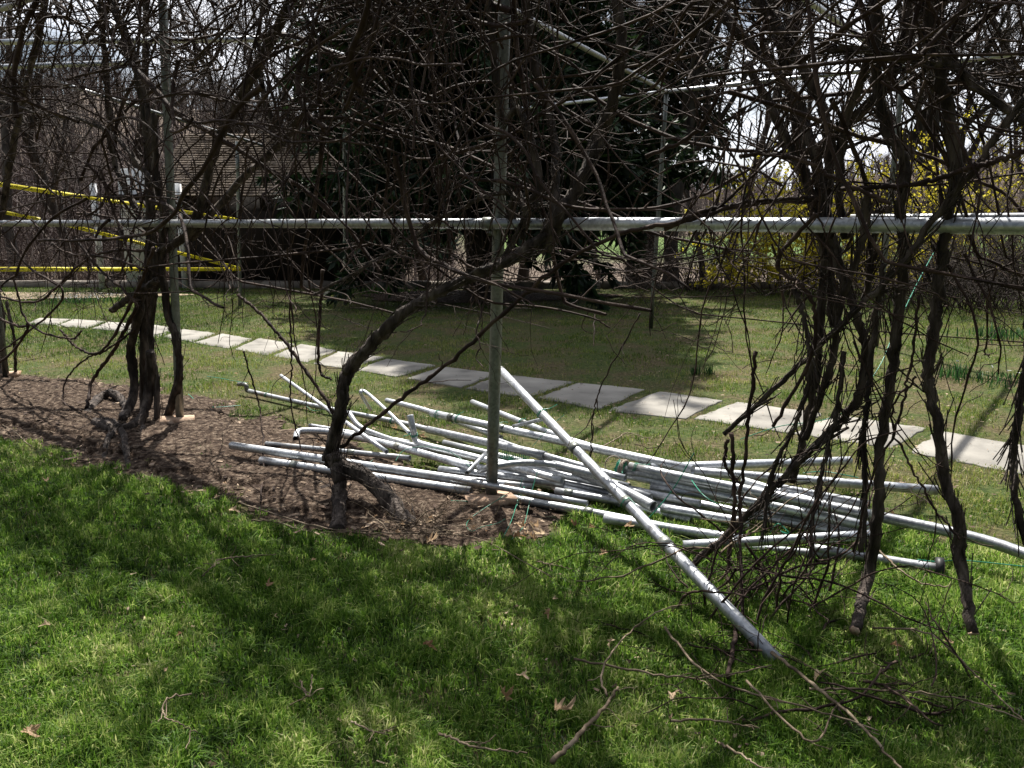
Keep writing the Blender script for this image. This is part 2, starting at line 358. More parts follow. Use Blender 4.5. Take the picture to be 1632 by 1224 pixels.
for i, q in enumerate(slabs):
    n = 9
    ed = []
    for k in range(4):
        a, b_ = q[k], q[(k+1) % 4]
        for j in range(n): ed.append(a+(b_-a)*j/n)
    ed = np.array(ed); ed += rng.normal(0, .009, ed.shape)
    k = len(ed); tilt = rng.normal(0, .006, 2); c = q.mean(0)
    zt = .012+(ed-c)@tilt
    inn = c+(ed-c)*.985
    V = np.vstack([np.c_[ed, np.full(k, -.03)], np.c_[ed, zt-.005], np.c_[inn, zt]])
    ii = np.arange(k); jj = (ii+1) % k
    o = mk('flagstone', V, [np.stack([ii, jj, jj+k, ii+k], 1), np.stack([ii+k, jj+k, jj+2*k, ii+2*k], 1), np.array([ii+2*k])], M['slab'], smooth=False)
    if i < len(names): lb = 'stepping slab ' + names[i]
    else:
        lb = 'stepping slab of the path, ' + ['tenth', 'eleventh', 'twelfth', 'thirteenth', 'fourteenth', 'fifteenth', 'sixteenth', 'last'][i-len(names)] + ' from the right edge'
    tag(o, lb, 'paving slab', 'flagstones of the garden path')

# ------------------------------------------------ grass (one blade mesh per kind of lawn)
def blades(x, y, z, h, wd, tone, lean=.5):
    n = len(x); a = rng.uniform(0, 6.28, n); la = rng.uniform(0, 6.28, n); ln = np.abs(rng.normal(0, lean, n))
    wx, wy = np.cos(a)*wd/2, np.sin(a)*wd/2
    lx, ly = np.cos(la)*ln*h, np.sin(la)*ln*h
    V = np.empty((n, 5, 3))
    V[:, 0] = np.stack([x-wx, y-wy, z-.004], 1); V[:, 1] = np.stack([x+wx, y+wy, z-.004], 1)
    V[:, 2] = np.stack([x+wx*.8+lx*.35, y+wy*.8+ly*.35, z+h*.6], 1); V[:, 3] = np.stack([x-wx*.8+lx*.35, y-wy*.8+ly*.35, z+h*.6], 1)
    V[:, 4] = np.stack([x+lx, y+ly, z+h*np.clip(1-.35*ln, .3, 1)], 1)
    i = np.arange(n)[:, None]*5
    return V.reshape(-1, 3), [i+np.array([0, 1, 2, 3]), i+np.array([3, 2, 4])], np.repeat(tone, 5)
def scatter(n, y0, y1, power, margin=140, xl=None):
    """points inside the seen wedge of ground, denser near the camera"""
    u = rng.random(n); y = (y0**power+(y1**power-y0**power)*u)**(1/power)
    half = (CX+margin)/FPX*np.hypot(y, CAMH*.9)
    return rng.uniform(-1, 1, n)*half, y
# lush foreground lawn
x, y = scatter(400000, 1.05, 5.6, .55)
px, py = proj(x, y, 0)
FRONT = [(-400, 640), (0, 700), (60, 715), (200, 762), (330, 803), (470, 846), (640, 872), (740, 882), (830, 868), (890, 845), (915, 815), (1000, 800), (1150, 850), (1300, 845), (1480, 850), (1632, 890), (2200, 950), (2200, 1800), (-900, 1800)]
ok = inpoly(px+(vnoise(x, y, .15, 9)-.5)*50, py+(vnoise(x, y, .10, 10)-.5)*34+(vnoise(x, y, .03, 11)-.5)*16, FRONT) & ~inslab(x, y)
x, y = x[ok], y[ok]
patch = vnoise(x, y, .45, 12); fine = vnoise(x, y, .12, 13)
keep = rng.random(len(x)) < np.clip(.45+.9*fine, 0, 1); x, y, patch, fine = x[keep], y[keep], patch[keep], fine[keep]
yell = np.clip((patch-.45)*1.6, 0, 1)
tone = np.clip(.36+.30*yell+rng.normal(0, .18, len(x))+.25*(fine-.5)+.3*(vnoise(x, y, .06, 41)-.5), 0, .88); straw = rng.random(len(x)) < .03+.13*yell; tone[straw] = rng.uniform(.85, 1, straw.sum())
h = (.015+.045*fine**1.5+.020*vnoise(x, y, .05, 42)+.018*rng.random(len(x)))*(1-.35*yell)*np.where(straw, .6, 1)
V, Fs, at = blades(x, y, hgt(x, y), h, rng.uniform(.0022, .0056, len(x))*(1+.16*y/2), tone, .9)
tag(mk('grass', V, Fs, M['grass'], attrs={'tone': at}), 'lush green grass covering the near lawn', 'grass', kind='stuff')
# thin mossy lawn behind
x, y = scatter(430000, 3.2, 19.6, .4)
px, py = proj(x, y, 0)
ok = ~inpoly(px, py, FRONT) & (~inbed(x, y) | ((vnoise(x, y, .11, 51)*vnoise(x, y, .3, 52)) > .46)) & ~inslab(x, y, -.07); x, y, px, py = x[ok], y[ok], px[ok], py[ok]
patch = vnoise(x, y, .5, 14); fine = vnoise(x, y, .16, 15)
lush = np.clip((y-8.5)/3, 0, 1)*np.clip((500-px)/250, 0, 1)+.6*np.clip((px-1100)/300, 0, 1)*np.clip((y-8)/4, 0, 1)
near_slab = inslab(x, y, .12)
keep = rng.random(len(x)) < np.clip(-.25+2.2*fine*patch+lush+.25*near_slab+.5*(vnoise(x, y, .07, 19)-.3), .03, 1)
x, y, patch, fine, lush = x[keep], y[keep], patch[keep], fine[keep], lush[keep]
tone = np.clip(.46-.2*lush+.6*(vnoise(x, y, .8, 23)-.5)+rng.normal(0, .2, len(x)), 0, 1)
h = (.012+.030*fine**1.3+.02*lush+.012*rng.random(len(x)))
V, Fs, at = blades(x, y, hgt(x, y), h, rng.uniform(.002, .004, len(x))*(1+.22*y/3), tone, .8)
tag(mk('thin_lawn', V, Fs, M['thatch'], attrs={'tone': at}), 'thin mossy lawn either side of the slab path', 'grass', kind='stuff')
# leaf litter and chips on the soil and lawn
def chips(n, x, y, z, size, tone):
    a = rng.uniform(0, 6.28, n); l = size*rng.uniform(.5, 1.8, n); wd = l*rng.uniform(.15, .5, n); ti = rng.normal(0, .35, (n, 2))
    ux, uy = np.cos(a), np.sin(a); V = np.empty((n, 4, 3))
    for k, (s1, s2) in enumerate(((-1, -.6), (1, -1), (.8, 1), (-1, .8))):
        dx = s1*l/2; dy = s2*wd/2
        V[:, k, 0] = x+ux*dx-uy*dy; V[:, k, 1] = y+uy*dx+ux*dy; V[:, k, 2] = z+.003+np.abs(ti[:, 0]*dx)+ti[:, 1]*dy
    return V.reshape(-1, 3), [np.arange(n*4).reshape(n, 4)], np.repeat(tone, 4)
x = rng.uniform(-8, 1.2, 45000); y = rng.uniform(2.6, 9.5, 45000); ok = inbed(x, y); x, y = x[ok], y[ok]
V, Fs, at = chips(len(x), x, y, bedz(x, y)+.004, .010, np.clip(rng.gamma(1.6, .2, len(x)), 0, 1))
x2 = rng.uniform(-8, 1.5, 3800); y2 = rng.uniform(2.4, 9.7, 3800); ok = inbed(x2, y2) | (inbed(x2, y2+.22) & (rng.random(3800) < .35)); x2, y2 = x2[ok], y2[ok]; V2, F2, a2_ = chips(len(x2), x2, y2, bedz(x2, y2)*.6+.012, .038, np.clip(rng.normal(.62, .3, len(x2)), 0, 1))
Fs = [Fs[0], F2[0]+len(V)]; V = np.vstack([V, V2]); at = np.r_[at, a2_]
tag(mk('mulch', V, Fs, M['mulchbit'], attrs={'tone': at}, smooth=False), 'brown bark mulch and leaf crumbs strewn over the soil bed', 'mulch', kind='stuff')
x, y = scatter(16000, 1.1, 18, .4); ok = ~inslab(x, y) | (rng.random(len(x)) < .5); x, y = x[ok], y[ok]
px, py = proj(x, y, 0); fr = inpoly(px, py, FRONT); k = rng.random(len(x)) < np.where(fr, .12, .9); x, y, fr = x[k], y[k], fr[k]
V, Fs, at = chips(len(x), x, y, hgt(x, y)+np.where(fr, .018, .02), .017, np.clip(rng.normal(.75, .3, len(x)), 0, 1))
tag(mk('lawn_litter', V, Fs, M['mulchbit'], attrs={'tone': at}, smooth=False), 'straw and broken leaf litter lying in the grass', 'litter', kind='stuff')
# mulch ring under the conifer and tan gravel path at the left
def patchsheet(name, cx, cy, rx, ry, z, mat, mound=.0):
    n = 48; k = 10; a = np.arange(n)*2*math.pi/n; e = 1+.10*np.sin(3*a+1)+.05*np.sin(7*a); V = [[cx, cy, z+mound]]; Fq = []; Ft = []
    for j in range(1, k+1):
        q = j/k
        for i in range(n):
            xx = cx+rx*q*e[i]*math.cos(a[i]); yy = cy+ry*q*e[i]*math.sin(a[i]); V.append([xx, yy, z+mound*(1-q**2)+float(hgt(xx, yy))])
    for i in range(n): Ft.append([0, 1+i, 1+(i+1) % n])
    for j in range(k-1):
        for i in range(n): a0 = 1+j*n; Fq.append([a0+i, a0+n+i, a0+n+(i+1) % n, a0+(i+1) % n])
    return tag(mk(name, V, [np.array(Fq), np.array(Ft)], mat), kind='structure')
patchsheet('mulch_bed', -.6, 17.0, 2.6, 1.3, .02, M['soil'], .08)
M['gravel'] = noisy('tan_gravel', [(.26, .19, .13), (.4, .31, .22)], 12, .95, .6)
patchsheet('gravel_path', -10.5, 17.2, 3.4, .9, .02, M['gravel'])

# ------------------------------------------------ pipe builder (real hollow tube)
def pipe_mesh(pts, r, sides=20, wall=.0035, n=None):
    pts = np.array(pts, float)
    if len(pts) == 2: line = np.linspace(pts[0], pts[1], 8)
    else: line = spline(pts, n or max(16, len(pts)*7))
    Rr = np.full(len(line), r); V1, f1 = tubes(line, Rr, sides)
    V2, f2 = tubes(line, Rr-wall, sides)
    mb = MB(); mb.add(V1, f1); mb.add(V2, [f2[0][:, ::-1]])
    k = len(V1); i = np.arange(sides); j = (i+1) % sides; e = k-sides
    mb.F[4].append(np.stack([i, i+k, j+k, j], 1)); mb.F[4].append(np.stack([e+i, e+j, e+j+k, e+i+k], 1))
    return mb, line
def coupling(mb, p, d, r, ln=.05, sides=20):
    d = unit(np.array(d)); q = np.array([p-d*ln/2-d*.001, p-d*ln/2, p+d*ln/2, p+d*ln/2+d*.001])
    V, f = tubes(q, np.array([r*.99, r*1.13, r*1.13, r*.99]), sides); mb.add(V, f)
def wirecoil(center, d, r, turns, pitch, wr=.0015):
    d = unit(np.array(d)); a = np.array([0, 0, 1.]); u = unit(np.cross(d, a)); v = np.cross(d, u)
    t = np.linspace(0, turns*2*math.pi, turns*14)
    L = center+np.outer(t/(2*math.pi)*pitch-turns*pitch/2, d)+r*(np.outer(np.cos(t), u)+np.outer(np.sin(t), v))
    L += rng.normal(0, r*.04, L.shape)
    return tubes(L, np.full(len(L), wr), 5)

Z5 = lambda u, v: (350+u/2.967, 560+v/2.967)
Z6 = lambda u, v: (700+u/2.967, 560+v/2.967)
Z7 = lambda u, v: (1082+u/2.967, 560+v/2.967)
def E(p): return (p,)
# label, [(pixel, height)...], radius, couplings (fraction), wires (fraction)
PILE = [
 ('thick steel pipe lowest at the near left corner, left end inside a sleeve', [(Z5(195, 515), .06), (Z5(1190, 660), .06)], .0225, [.18], []),
 ('long steel pipe whose open left end sticks out furthest left over the bare soil', [(Z5(55, 445), .10), (Z5(1350, 640), .10)], .0235, [], []),
 ('slim steel pipe lying just behind the furthest left pipe end, left end on the soil', [(Z5(220, 437), .05), (Z5(900, 505), .10)], .016, [.62], []),
 ('steel pipe with a curved elbow end behind the bowed vine trunk', [(Z5(360, 415), .05), (Z5(385, 377), .07), (Z5(550, 385), .08), (Z5(800, 440), .11), (Z5(1190, 548), .13)], .021, [.62], []),
 ('short bit of slim pipe seen above the curved elbow end', [(Z5(425, 350), .04), (Z5(900, 430), .04)], .014, [], []),
 ('steel pipe with bent bracket end, furthest back at the left on the grass', [(Z5(138, 188), .05), (Z5(470, 262), .05), (Z5(830, 332), .05), (Z5(1000, 372), .06)], .018, [], [.12, .8]),
 ('thin straight steel tube lying steeply across the left part of the pile', [(Z5(290, 115), .28), (Z5(790, 475), .14)], .013, [], []),
 ('steel tube bent like a hockey stick beside the bowed vine trunk', [(Z5(608, 285), .20), (Z5(655, 350), .15), (Z5(720, 385), .12), (Z5(890, 440), .11), (Z5(1180, 500), .10)], .018, [], [.25]),
 ('thin flattened tube with a hooked top end left of the middle post', [(Z5(715, 278), .07), (Z5(668, 200), .25), (Z5(690, 192), .26), (Z5(790, 280), .22), (Z5(900, 388), .16)], .012, [], []),
 ('steel pipe with a slanted left end at the back, left of the middle post', [(Z5(790, 232), .12), (Z5(1000, 288), .12), (Z5(1330, 410), .12)], .019, [.55], [.6]),
 ('long topmost steel pipe at the back with green ties near its left end', [(Z5(1003, 292), .17), (Z6(1200, 560), .20)], .024, [.1, .33], [.03, .13, .3]),
 ('long steel pipe running under the middle post at mid height of the pile', [(Z5(985, 370), .15), (Z6(500, 492), .19)], .023, [], []),
 ('steel pipe with an upright elbow bound with green wire left of the middle post', [(Z5(900, 300), .34), (Z5(915, 370), .25), (Z5(930, 425), .17), (Z5(985, 447), .16), (Z5(1130, 482), .16), (Z5(1320, 530), .15), (Z5(1620, 610), .14)], .019, [], [.1]),
 ('blunt ended steel pipe at the back passing just behind the middle post', [(Z5(1195, 240), .15), (Z6(560, 400), .17), (Z6(900, 500), .15)], .02, [.46], [.44]),
 ('big shiny steel pipe leaning diagonally across the whole pile down to the grass', 'LEAN', .0235, [.395, .60, .725], [.24, .60]),
 ('short open tube stub poking toward the camera beside the middle post', [(Z5(1170, 575), .22), (Z5(1255, 485), .24)], .011, [], []),
 ('gently arched steel tube right of the middle post', [(Z5(1228, 562), .16), (Z5(1290, 548), .2), (Z5(1400, 530), .22), (Z5(1520, 530), .22), (Z5(1700, 560), .19)], .017, [], []),
 ('slim steel pipe low at the front with green wire twists left of the middle post', [(Z5(600, 540), .08), (Z5(1480, 640), .08)], .016, [.1], [.12, .34]),
 ('slim steel pipe on the dirt at the very front, left of the middle post', [(Z5(700, 590), .03), (Z5(1190, 662), .03)], .016, [], []),
 ('steel pipe emerging at the front right of the middle post near the dry leaves', [(Z6(350, 697), .03), (Z6(730, 765), .03), (Z6(1310, 880), .03)], .021, [.4], []),
 ('short slim tube propped between the leaning pipe and the back pipes', [(Z6(350, 355), .24), (Z6(500, 318), .34)], .011, [], []),
 ('steel pipe with a threaded end under the leaning pipe, cut end in sun', [(Z6(490, 490), .19), (Z6(880, 600), .17)], .017, [], []),
 ('second threaded steel pipe butting against the arched tube', [(Z6(535, 535), .21), (Z6(760, 590), .19)], .023, [], []),
 ('wide steel pipe ending in an open brown mouth just right of the leaning pipe', [(Z6(640, 560), .14), (Z6(880, 665), .12), (Z6(1015, 735), .10)], .027, [], []),
 ('steel pipe in the shade at the front with its end left of the leaning pipe', [(Z6(0, 560), .09), (Z6(590, 625), .09)], .022, [], []),
 ('broken lengths of slim pipe low in the shade below the leaning pipe', [(Z6(550, 660), .06), (Z6(1000, 735), .05)], .019, [.15], []),
 ('steel pipe rising to the right with its end cap highest at the back right', [(Z6(1000, 550), .17), (Z7(812, 517), .16)], .023, [], []),
 ('steel pipe ending in a slanted cut over the grass behind the right vine trunks', [(Z6(940, 548), .15), (Z7(1222, 657), .12)], .024, [], []),
 ('longest steel pipe running out of the photo at the lower right edge', [(Z6(900, 545), .21), (Z7(1200, 835), .16), (Z7(1720, 985), .13)], .0235, [.65], [.02]),
 ('steel pipe fanning right just below the longest one, end behind a hanging trunk', [(Z6(880, 560), .19), (Z7(880, 770), .16)], .022, [], []),
 ('steel pipe third in the fan right of the wire coils, lower end among the canes', [(Z6(880, 580), .16), (Z7(900, 830), .09)], .024, [.6], []),
 ('bright slim pipe lying on top of the fan at the right', [(Z7(480, 645), .2), (Z7(905, 725), .17)], .019, [], []),
 ('slim steel pipe beside the bright one, ending behind the hanging trunk', [(Z7(300, 610), .19), (Z7(875, 782), .15)], .018, [], []),
 ('dull steel pipe under the fan at the right in half shade', [(Z7(330, 760), .05), (Z7(905, 850), .05)], .02, [], []),
 ('steel pipe slanting up rightward across the pile front under the twig tangle', [(Z7(20, 918), .06), (Z7(905, 868), .13)], .021, [.22], []),
 ('steel pipe flat on the grass at the front right of the pile', [(Z7(270, 922), .03), (Z7(810, 972), .03)], .018, [], []),
 ('steel pipe with a broad black flange at its right end on the grass', [(Z7(620, 930), .05), (Z7(1235, 1030), .04)], .021, [], []),
 ('steel pipe low in the middle right of the pile between leaning pipe and twigs', [(Z6(1050, 740), .08), (Z7(330, 810), .08)], .021, [], []),
 ('steel pipe just below the mouth of the wide pipe, touching the grass', [(Z6(780, 790), .05), (Z7(300, 890), .04)], .022, [], []),
 ('slim steel pipe across the shaded middle of the pile right of the post', [(Z6(270, 420), .12), (Z6(1000, 690), .10)], .018, [], []),
 ('steel pipe second from the back, passing under the wire coils', [(Z5(1200, 500), .10), (Z7(100, 720), .10)], .019, [], []),
 ('steel pipe buried mid stack, its left end between the elbows and bracket tube', [(Z5(1060, 432), .07), (Z6(900, 640), .06)], .019, [.4], []),
 ('weathered pipe beneath the wide open mouthed pipe', [(Z6(300, 560), .05), (Z7(120, 770), .05)], .022, [], []),
 ('pipe sandwiched under the fan, running toward the hanging trunk at the right', [(Z6(1000, 640), .12), (Z7(880, 790), .10)], .022, [], []),
 ('bottom pipe of the fan lying on the grass behind the slanting front pipe', [(Z6(1120, 700), .04), (Z7(880, 880), .03)], .021, [], []),
 ('slim tube lying loosely across the shaded pipes right of the post', [(Z6(60, 600), .12), (Z6(700, 720), .10)], .015, [], []),
 ('dull pipe at the bottom of the stack crossing below the middle post', [(Z5(950, 480), .05), (Z7(60, 800), .04)], .021, [], []),
]
WIREC = []
for lb, pts, r, cps, ws in PILE:
    if pts == 'LEAN':
        top = P(798, 590, 4.95); bot = G(1240, 1055, .03); pts3 = [top, bot]; LEAN = (top, bot)
    else: pts3 = [G(p[0], p[1], z) for p, z in pts]
    r *= 1.06; mb, line = pipe_mesh(pts3, r)
    base = Vector(line[len(line)//2])
    root = empty('steel_pipe', (float(base[0]), float(base[1]), 0.0)); parts = [mb.build('tube', M['galv'])]
    ln = np.array(line); seg = np.r_[0, np.cumsum(np.linalg.norm(np.diff(ln, axis=0), axis=1))]
    def at(f):
        s = f*seg[-1]; i = min(np.searchsorted(seg, s), len(ln)-1); i = max(i, 1)
        k = (s-seg[i-1])/(seg[i]-seg[i-1]+1e-9); return ln[i-1]*(1-k)+ln[i]*k, ln[i]-ln[i-1]
    for f in cps:
        p, d = at(f); m2 = MB(); coupling(m2, p, d, r); parts.append(m2.build('coupling', M['galv_old']))
    if 'flange' in lb:
        p, d = at(.985); d = unit(d); m2 = MB(); q = np.array([p-d*.012, p-d*.0119, p+d*.02, p+d*.0201]); V, f = tubes(q, np.array([.021, .05, .05, .032]), 24); m2.add(V, f); parts.append(m2.build('flange', M['ink']))
        m3 = MB(); q = np.array([p+d*.019, p+d*.024]); V, f = tubes(q, np.array([.034, .033]), 20, cap=True); m3.add(V, f); parts.append(m3.build('end_cap', M['pad']))
    if 'bent bracket end' in lb:
        p = G(*Z5(138, 188), .05); m3 = MB(); V, f = tubes(spline([p+np.array([.02, 0, 0]), p+np.array([-.02, .01, .005]), p+np.array([-.03, .02, .05]), G(*Z5(90, 155), .09)], 14), np.full(14, .019), 14, cap=True); m3.add(V, f); parts.append(m3.build('elbow', M['galv_old']))
    if 'leaning' in lb and 'big shiny' in lb:
        m3 = MB(); d = unit(LEAN[0]-LEAN[1]); q = np.array([LEAN[0]-d*.02, LEAN[0]-d*.019, LEAN[0]+d*.006, LEAN[0]+d*.014]); V, f = tubes(q, np.array([.0236, .0262, .0262, .016]), 20, cap=True); m3.add(V, f); parts.append(m3.build('end_cap', M['galv_old']))
    localise(parts, root)
    tag(root, lb, 'pipe', 'galvanised pipes heaped on the lawn')
    for f in ws:
        p, d = at(f); m2 = MB(); m2.add(*wirecoil(p, d, r*1.13, 3, .006)); WIREC.append(m2)
        u = unit(rng.normal(0, 1, 3)*[1, 1, .3]); tail = walk(np.array([p+np.array([0, 0, r])]), np.array([u]), .09, 8, .25); V, ff = tubes(tail, np.full((1, 8), .0018), 4); m2.add(V, ff)
        o = m2.build('wire_tie', M['wire']); tag(o, 'green wire tie wound round the %s' % {0: 'pipe'}.get(0), 'wire')
        o['_pipe'] = lb
k = 0
for o in [o for o in C.objects if o.name.startswith('wire_tie')]:
    lbp = o['_pipe']; del o['_pipe']; k += 1
    short = lbp.split(',')[0]; short = short.replace('steel ', '')
    o['label'] = ' '.join(('green wire tie on the ' + short).split()[:15]); o['group'] = 'green wire ties on the pipes'
# the thick knot of old wire and rope where the fan begins
m2 = MB(); kc = G(*Z6(850, 545), .2); kd = G(*Z6(1200, 620), .2)-kc
for rr_ in (.034, .038, .036): m2.add(*wirecoil(kc+unit(kd)*rng.uniform(-.02, .02), kd, rr_, 4, .008, .0026))
tag(m2.build('wire_coil', M['wire']), 'thick green wire wrap binding pipes where they fan out to the right', 'wire')
m2 = MB()
for rr_ in (.044, .040): m2.add(*wirecoil(kc+unit(kd)*.03, kd, rr_, 3, .008, .0035))
L = kc+.05*np.stack([np.cos(np.linspace(0, 5, 20))*.9-.6, np.zeros(20), np.sin(np.linspace(0, 5, 20))+.2], 1); m2.add(*tubes(L, np.full(20, .003), 5))
tag(m2.build('rope_loop', M['rope']), 'pale rope loop wound beside the green wire wrap', 'rope')
m2 = MB(); cc = G(*Z6(360, 492), .13); m2.add(*wirecoil(cc, np.array([1, -.35, -.02]), .03, 14, .012, .0022)); tag(m2.build('wire_coil', M['wire']), 'springy coil of green wire lying in the pile just right of the middle post', 'wire')
def loose(lb, pts, r=.0018, n=40, mat='wire', nm='garden_wire'):
    L = spline([G(p[0], p[1], z) for p, z in pts], n); mb = MB(); mb.add(*tubes(L, np.full(n, r), 6, cap=True)); tag(mb.build(nm, M[mat]), lb, 'wire', 'loose green wires')
loose('looped green wire springing over the pipes left of the middle post', [(Z5(830, 520), .2), (Z5(870, 470), .24), (Z5(960, 450), .26), (Z5(1060, 465), .24), (Z5(1130, 500), .2), (Z5(1190, 550), .17)])
loose('green wire curling over the soil at the foot of the middle post', [(Z5(1440, 640), .1), (Z5(1400, 740), .03), (Z5(1330, 805), .03), (Z5(1240, 830), .04), (Z5(1190, 850), .03), (Z5(1170, 810), .03), (Z5(1240, 750), .05), (Z5(1400, 650), .1)])
loose('short green wire lying left of the middle post foot', [(Z5(1090, 705), .03), (Z5(1150, 708), .04), (Z5(1240, 706), .04), (Z5(1330, 690), .06)])
loose('green wire hanging straight down in front of the pipes right of the middle post', [(Z5(1505, 560), .2), (Z5(1480, 650), .12), (Z5(1460, 740), .05), (Z5(1435, 830), .03), (Z5(1380, 890), .03)])
loose('second green wire slanting to the dry leaf heap right of the middle post', [(Z5(1430, 600), .15), (Z5(1410, 700), .06), (Z5(1380, 800), .04), (Z5(1340, 880), .03)])
loose('green wire sticking up diagonally from the leaning pipe toward the lawn', [(Z6(980, 800), .17), (Z6(1040, 735), .24), (Z6(1120, 630), .34), (Z6(1205, 480), .5)], .0026)
loose('green wire draped over the raised part of the leaning pipe', [(Z6(440, 450), .2), (Z6(520, 360), .38), (Z6(560, 325), .42), (Z6(590, 300), .45)])
loose('green wire crossing the fan of pipes by the twigs', [(Z6(1180, 590), .2), (Z6(1250, 680), .2), (Z6(1340, 735), .16)], .0024)
loose('green wire strand behind the left end of the pile on the lawn', [((330, 600), .02), ((352, 603), .03), ((372, 607), .03), ((395, 610), .05)], .003)
loose('green wire loop at the edge of soil and lawn on the left', [((300, 628), .03), ((318, 643), .03), ((340, 649), .03), ((384, 646), .03)], .003)
loose('green wire loop below the bracket end of the far left pipe', [(Z5(400, 235), .1), (Z5(415, 262), .05), (Z5(450, 280), .05), (Z5(530, 268), .08)])
loose('green wire trailing right from the black flange across the grass', [(Z7(1130, 985), .07), (Z7(1230, 995), .05), (Z7(1340, 988), .05), (Z7(1640, 1018), .05)], .0026)
loose('pale green wire lying on the back right pipes', [(Z7(590, 575), .2), (Z7(680, 568), .2), (Z7(760, 580), .2), (Z7(850, 598), .18)], .0026)
loose('green wire tangle under the slanting front pipe at the right', [(Z7(430, 860), .08), (Z7(470, 815), .15), (Z7(530, 870), .1), (Z7(480, 850), .12), (Z7(560, 880), .08)], .0024)
loose('long green wire strung from the right vine trunk down to the pipes', [((1494, 392), 1.35), ((1460, 455), 1.15), ((1425, 530), .95), ((1398, 590), .8), ((1340, 660), .6), ((1240, 680), .45), ((1180, 700), .3)], .0022)

# ------------------------------------------------ pipe arbour
ZT = 3.27
def frame_part(name, a, b_, r, mat='galv_old', ext=0.0):
    a = np.array(a, float); b_ = np.array(b_, float); d = unit(b_-a); mb, _ = pipe_mesh([a-d*ext, b_+d*ext], r); return mb.build(name, M[mat])
arb = empty('pipe_arbour', tuple(float(v) for v in C0)); parts = []
def sAt(px):                     # row parameter where an image column meets the row
    p = PR(px, 355); return float(np.dot(p-C0, RD))
def post(px, py, top, lean_top=None, r=.03):
    p = G(px, py); tp = np.array(lean_top) if lean_top is not None else p+np.array([0, 0, top-p[2]])
    parts.append(frame_part('post', p, tp, r)); return p, tp
pc, tcn = post(783, 803, ZT, C0+np.array([.10, .0, ZT]), .0315)
plft, tl = post(287, 676, ZT, L0+np.array([.12, 0, ZT]))
er = C0-RD*ROWLEN; rp = (er, er+np.array([0, 0, ZT])); parts.append(frame_part('post', rp[0], rp[1], .03))
el = C0+RD*ROWLEN*2; parts.append(frame_part('post', el, el+np.array([0, 0, ZT]), .03))
off = np.array([0, -.062, 0])
rail_z = CAMH-.005
parts.append(frame_part('rail', C0+RD*ROWLEN*2.3+off+[0, 0, rail_z], C0-RD*.55+off+[0, 0, rail_z], .0265, 'galv'))
parts.append(frame_part('rail', C0-RD*.50+off+[0, 0, rail_z], C0-RD*3.4+off+[0, 0, rail_z-.01], .029, 'galv'))
parts.append(frame_part('rail', row(-ROWLEN*1.3, .045, rail_z+.028), row(-1.75, .045, rail_z+.02), .017, 'galv'))
parts.append(frame_part('top_rail', row(ROWLEN*2.3, .0, ZT), row(-ROWLEN*1.4, .0, ZT), .027, 'galv'))
_d = ray(1062, 146); f1, f1t = post(1037, 524, ZT, O+_d*((ZT-CAMH)/_d[2]), .031)
tp1 = P(1062, 148, f1[1]); 
def onz(px, py): d = ray(px, py); return O+d*((ZT-CAMH)/d[2])
a = onz(795, 177); bq = onz(1062, 146); cq = onz(1440, 106); dq = onz(1640, 84)
f2b = np.array([cq[0]-.05, cq[1]-.02, 0.0]); parts.append(frame_part('post', f2b, cq, .031))
parts.append(frame_part('top_rail', a, bq, .028, 'galv')); parts.append(frame_part('top_rail', bq, cq, .028, 'galv')); parts.append(frame_part('top_rail', cq, dq+ (dq-cq)*1.0, .028, 'galv'))
u1 = onz(900, 60); parts.append(frame_part('cross_rail', bq+(u1-bq)*2.0, bq, .028, 'galv'))
u2 = onz(1330, 30); parts.append(frame_part('cross_rail', cq+(u2-cq)*3.0, cq, .028, 'galv'))
l1 = onz(-40, 108); l2 = onz(218, 99); parts.append(frame_part('top_rail', l1, l2, .03, 'galv'))
l3 = onz(-40, 67); l4 = onz(445, 62); l5 = onz(560, 92); parts.append(frame_part('top_rail', l3, l4, .03, 'galv')); parts.append(frame_part('top_rail', l4+[0, 0, .03], l5, .026, 'galv'))
parts.append(frame_part('cross_rail', P(95, 132, 11), P(420, 232, 15.5), .024, 'galv'))
parts.append(frame_part('post', P(383, 500, 15), P(378, 225, 15), .032)); parts.append(frame_part('post', P(550, 489, 15.2), P(548, 60, 15.2), .032))
for p in (pc, plft):
    m2 = MB(); m2.add(*box((p[0], p[1]-.04, .035), (.25, .17, .05), .35, .006)); parts.append(m2.build('footing_block', M['pad'], smooth=False))
p = G(8, 603); m2 = MB(); m2.add(*box((p[0], p[1], .035), (.22, .2, .05), .2, .006)); parts.append(m2.build('footing_block', M['pad'], smooth=False))
for q, d in ((C0+off+[0, 0, rail_z], RD), (L0+off+[0, 0, rail_z], RD)):
    m2 = MB(); q = np.array(q); V, f = tubes(np.array([q+[0.0, -.03, -.05], q+[0, -.03, -.049], q+[0, .09, -.049+.05], q+[0, .09, .0]]), np.array([.01, .012, .012, .01]), 10, cap=True); m2.add(V, f)
    coupling(m2, q, d, .0285, .07); parts.append(m2.build('clamp', M['galv_old']))
localise(parts, arb)
tag(arb, 'frame of galvanised pipe posts and rails that carries the grape vines', 'arbour')

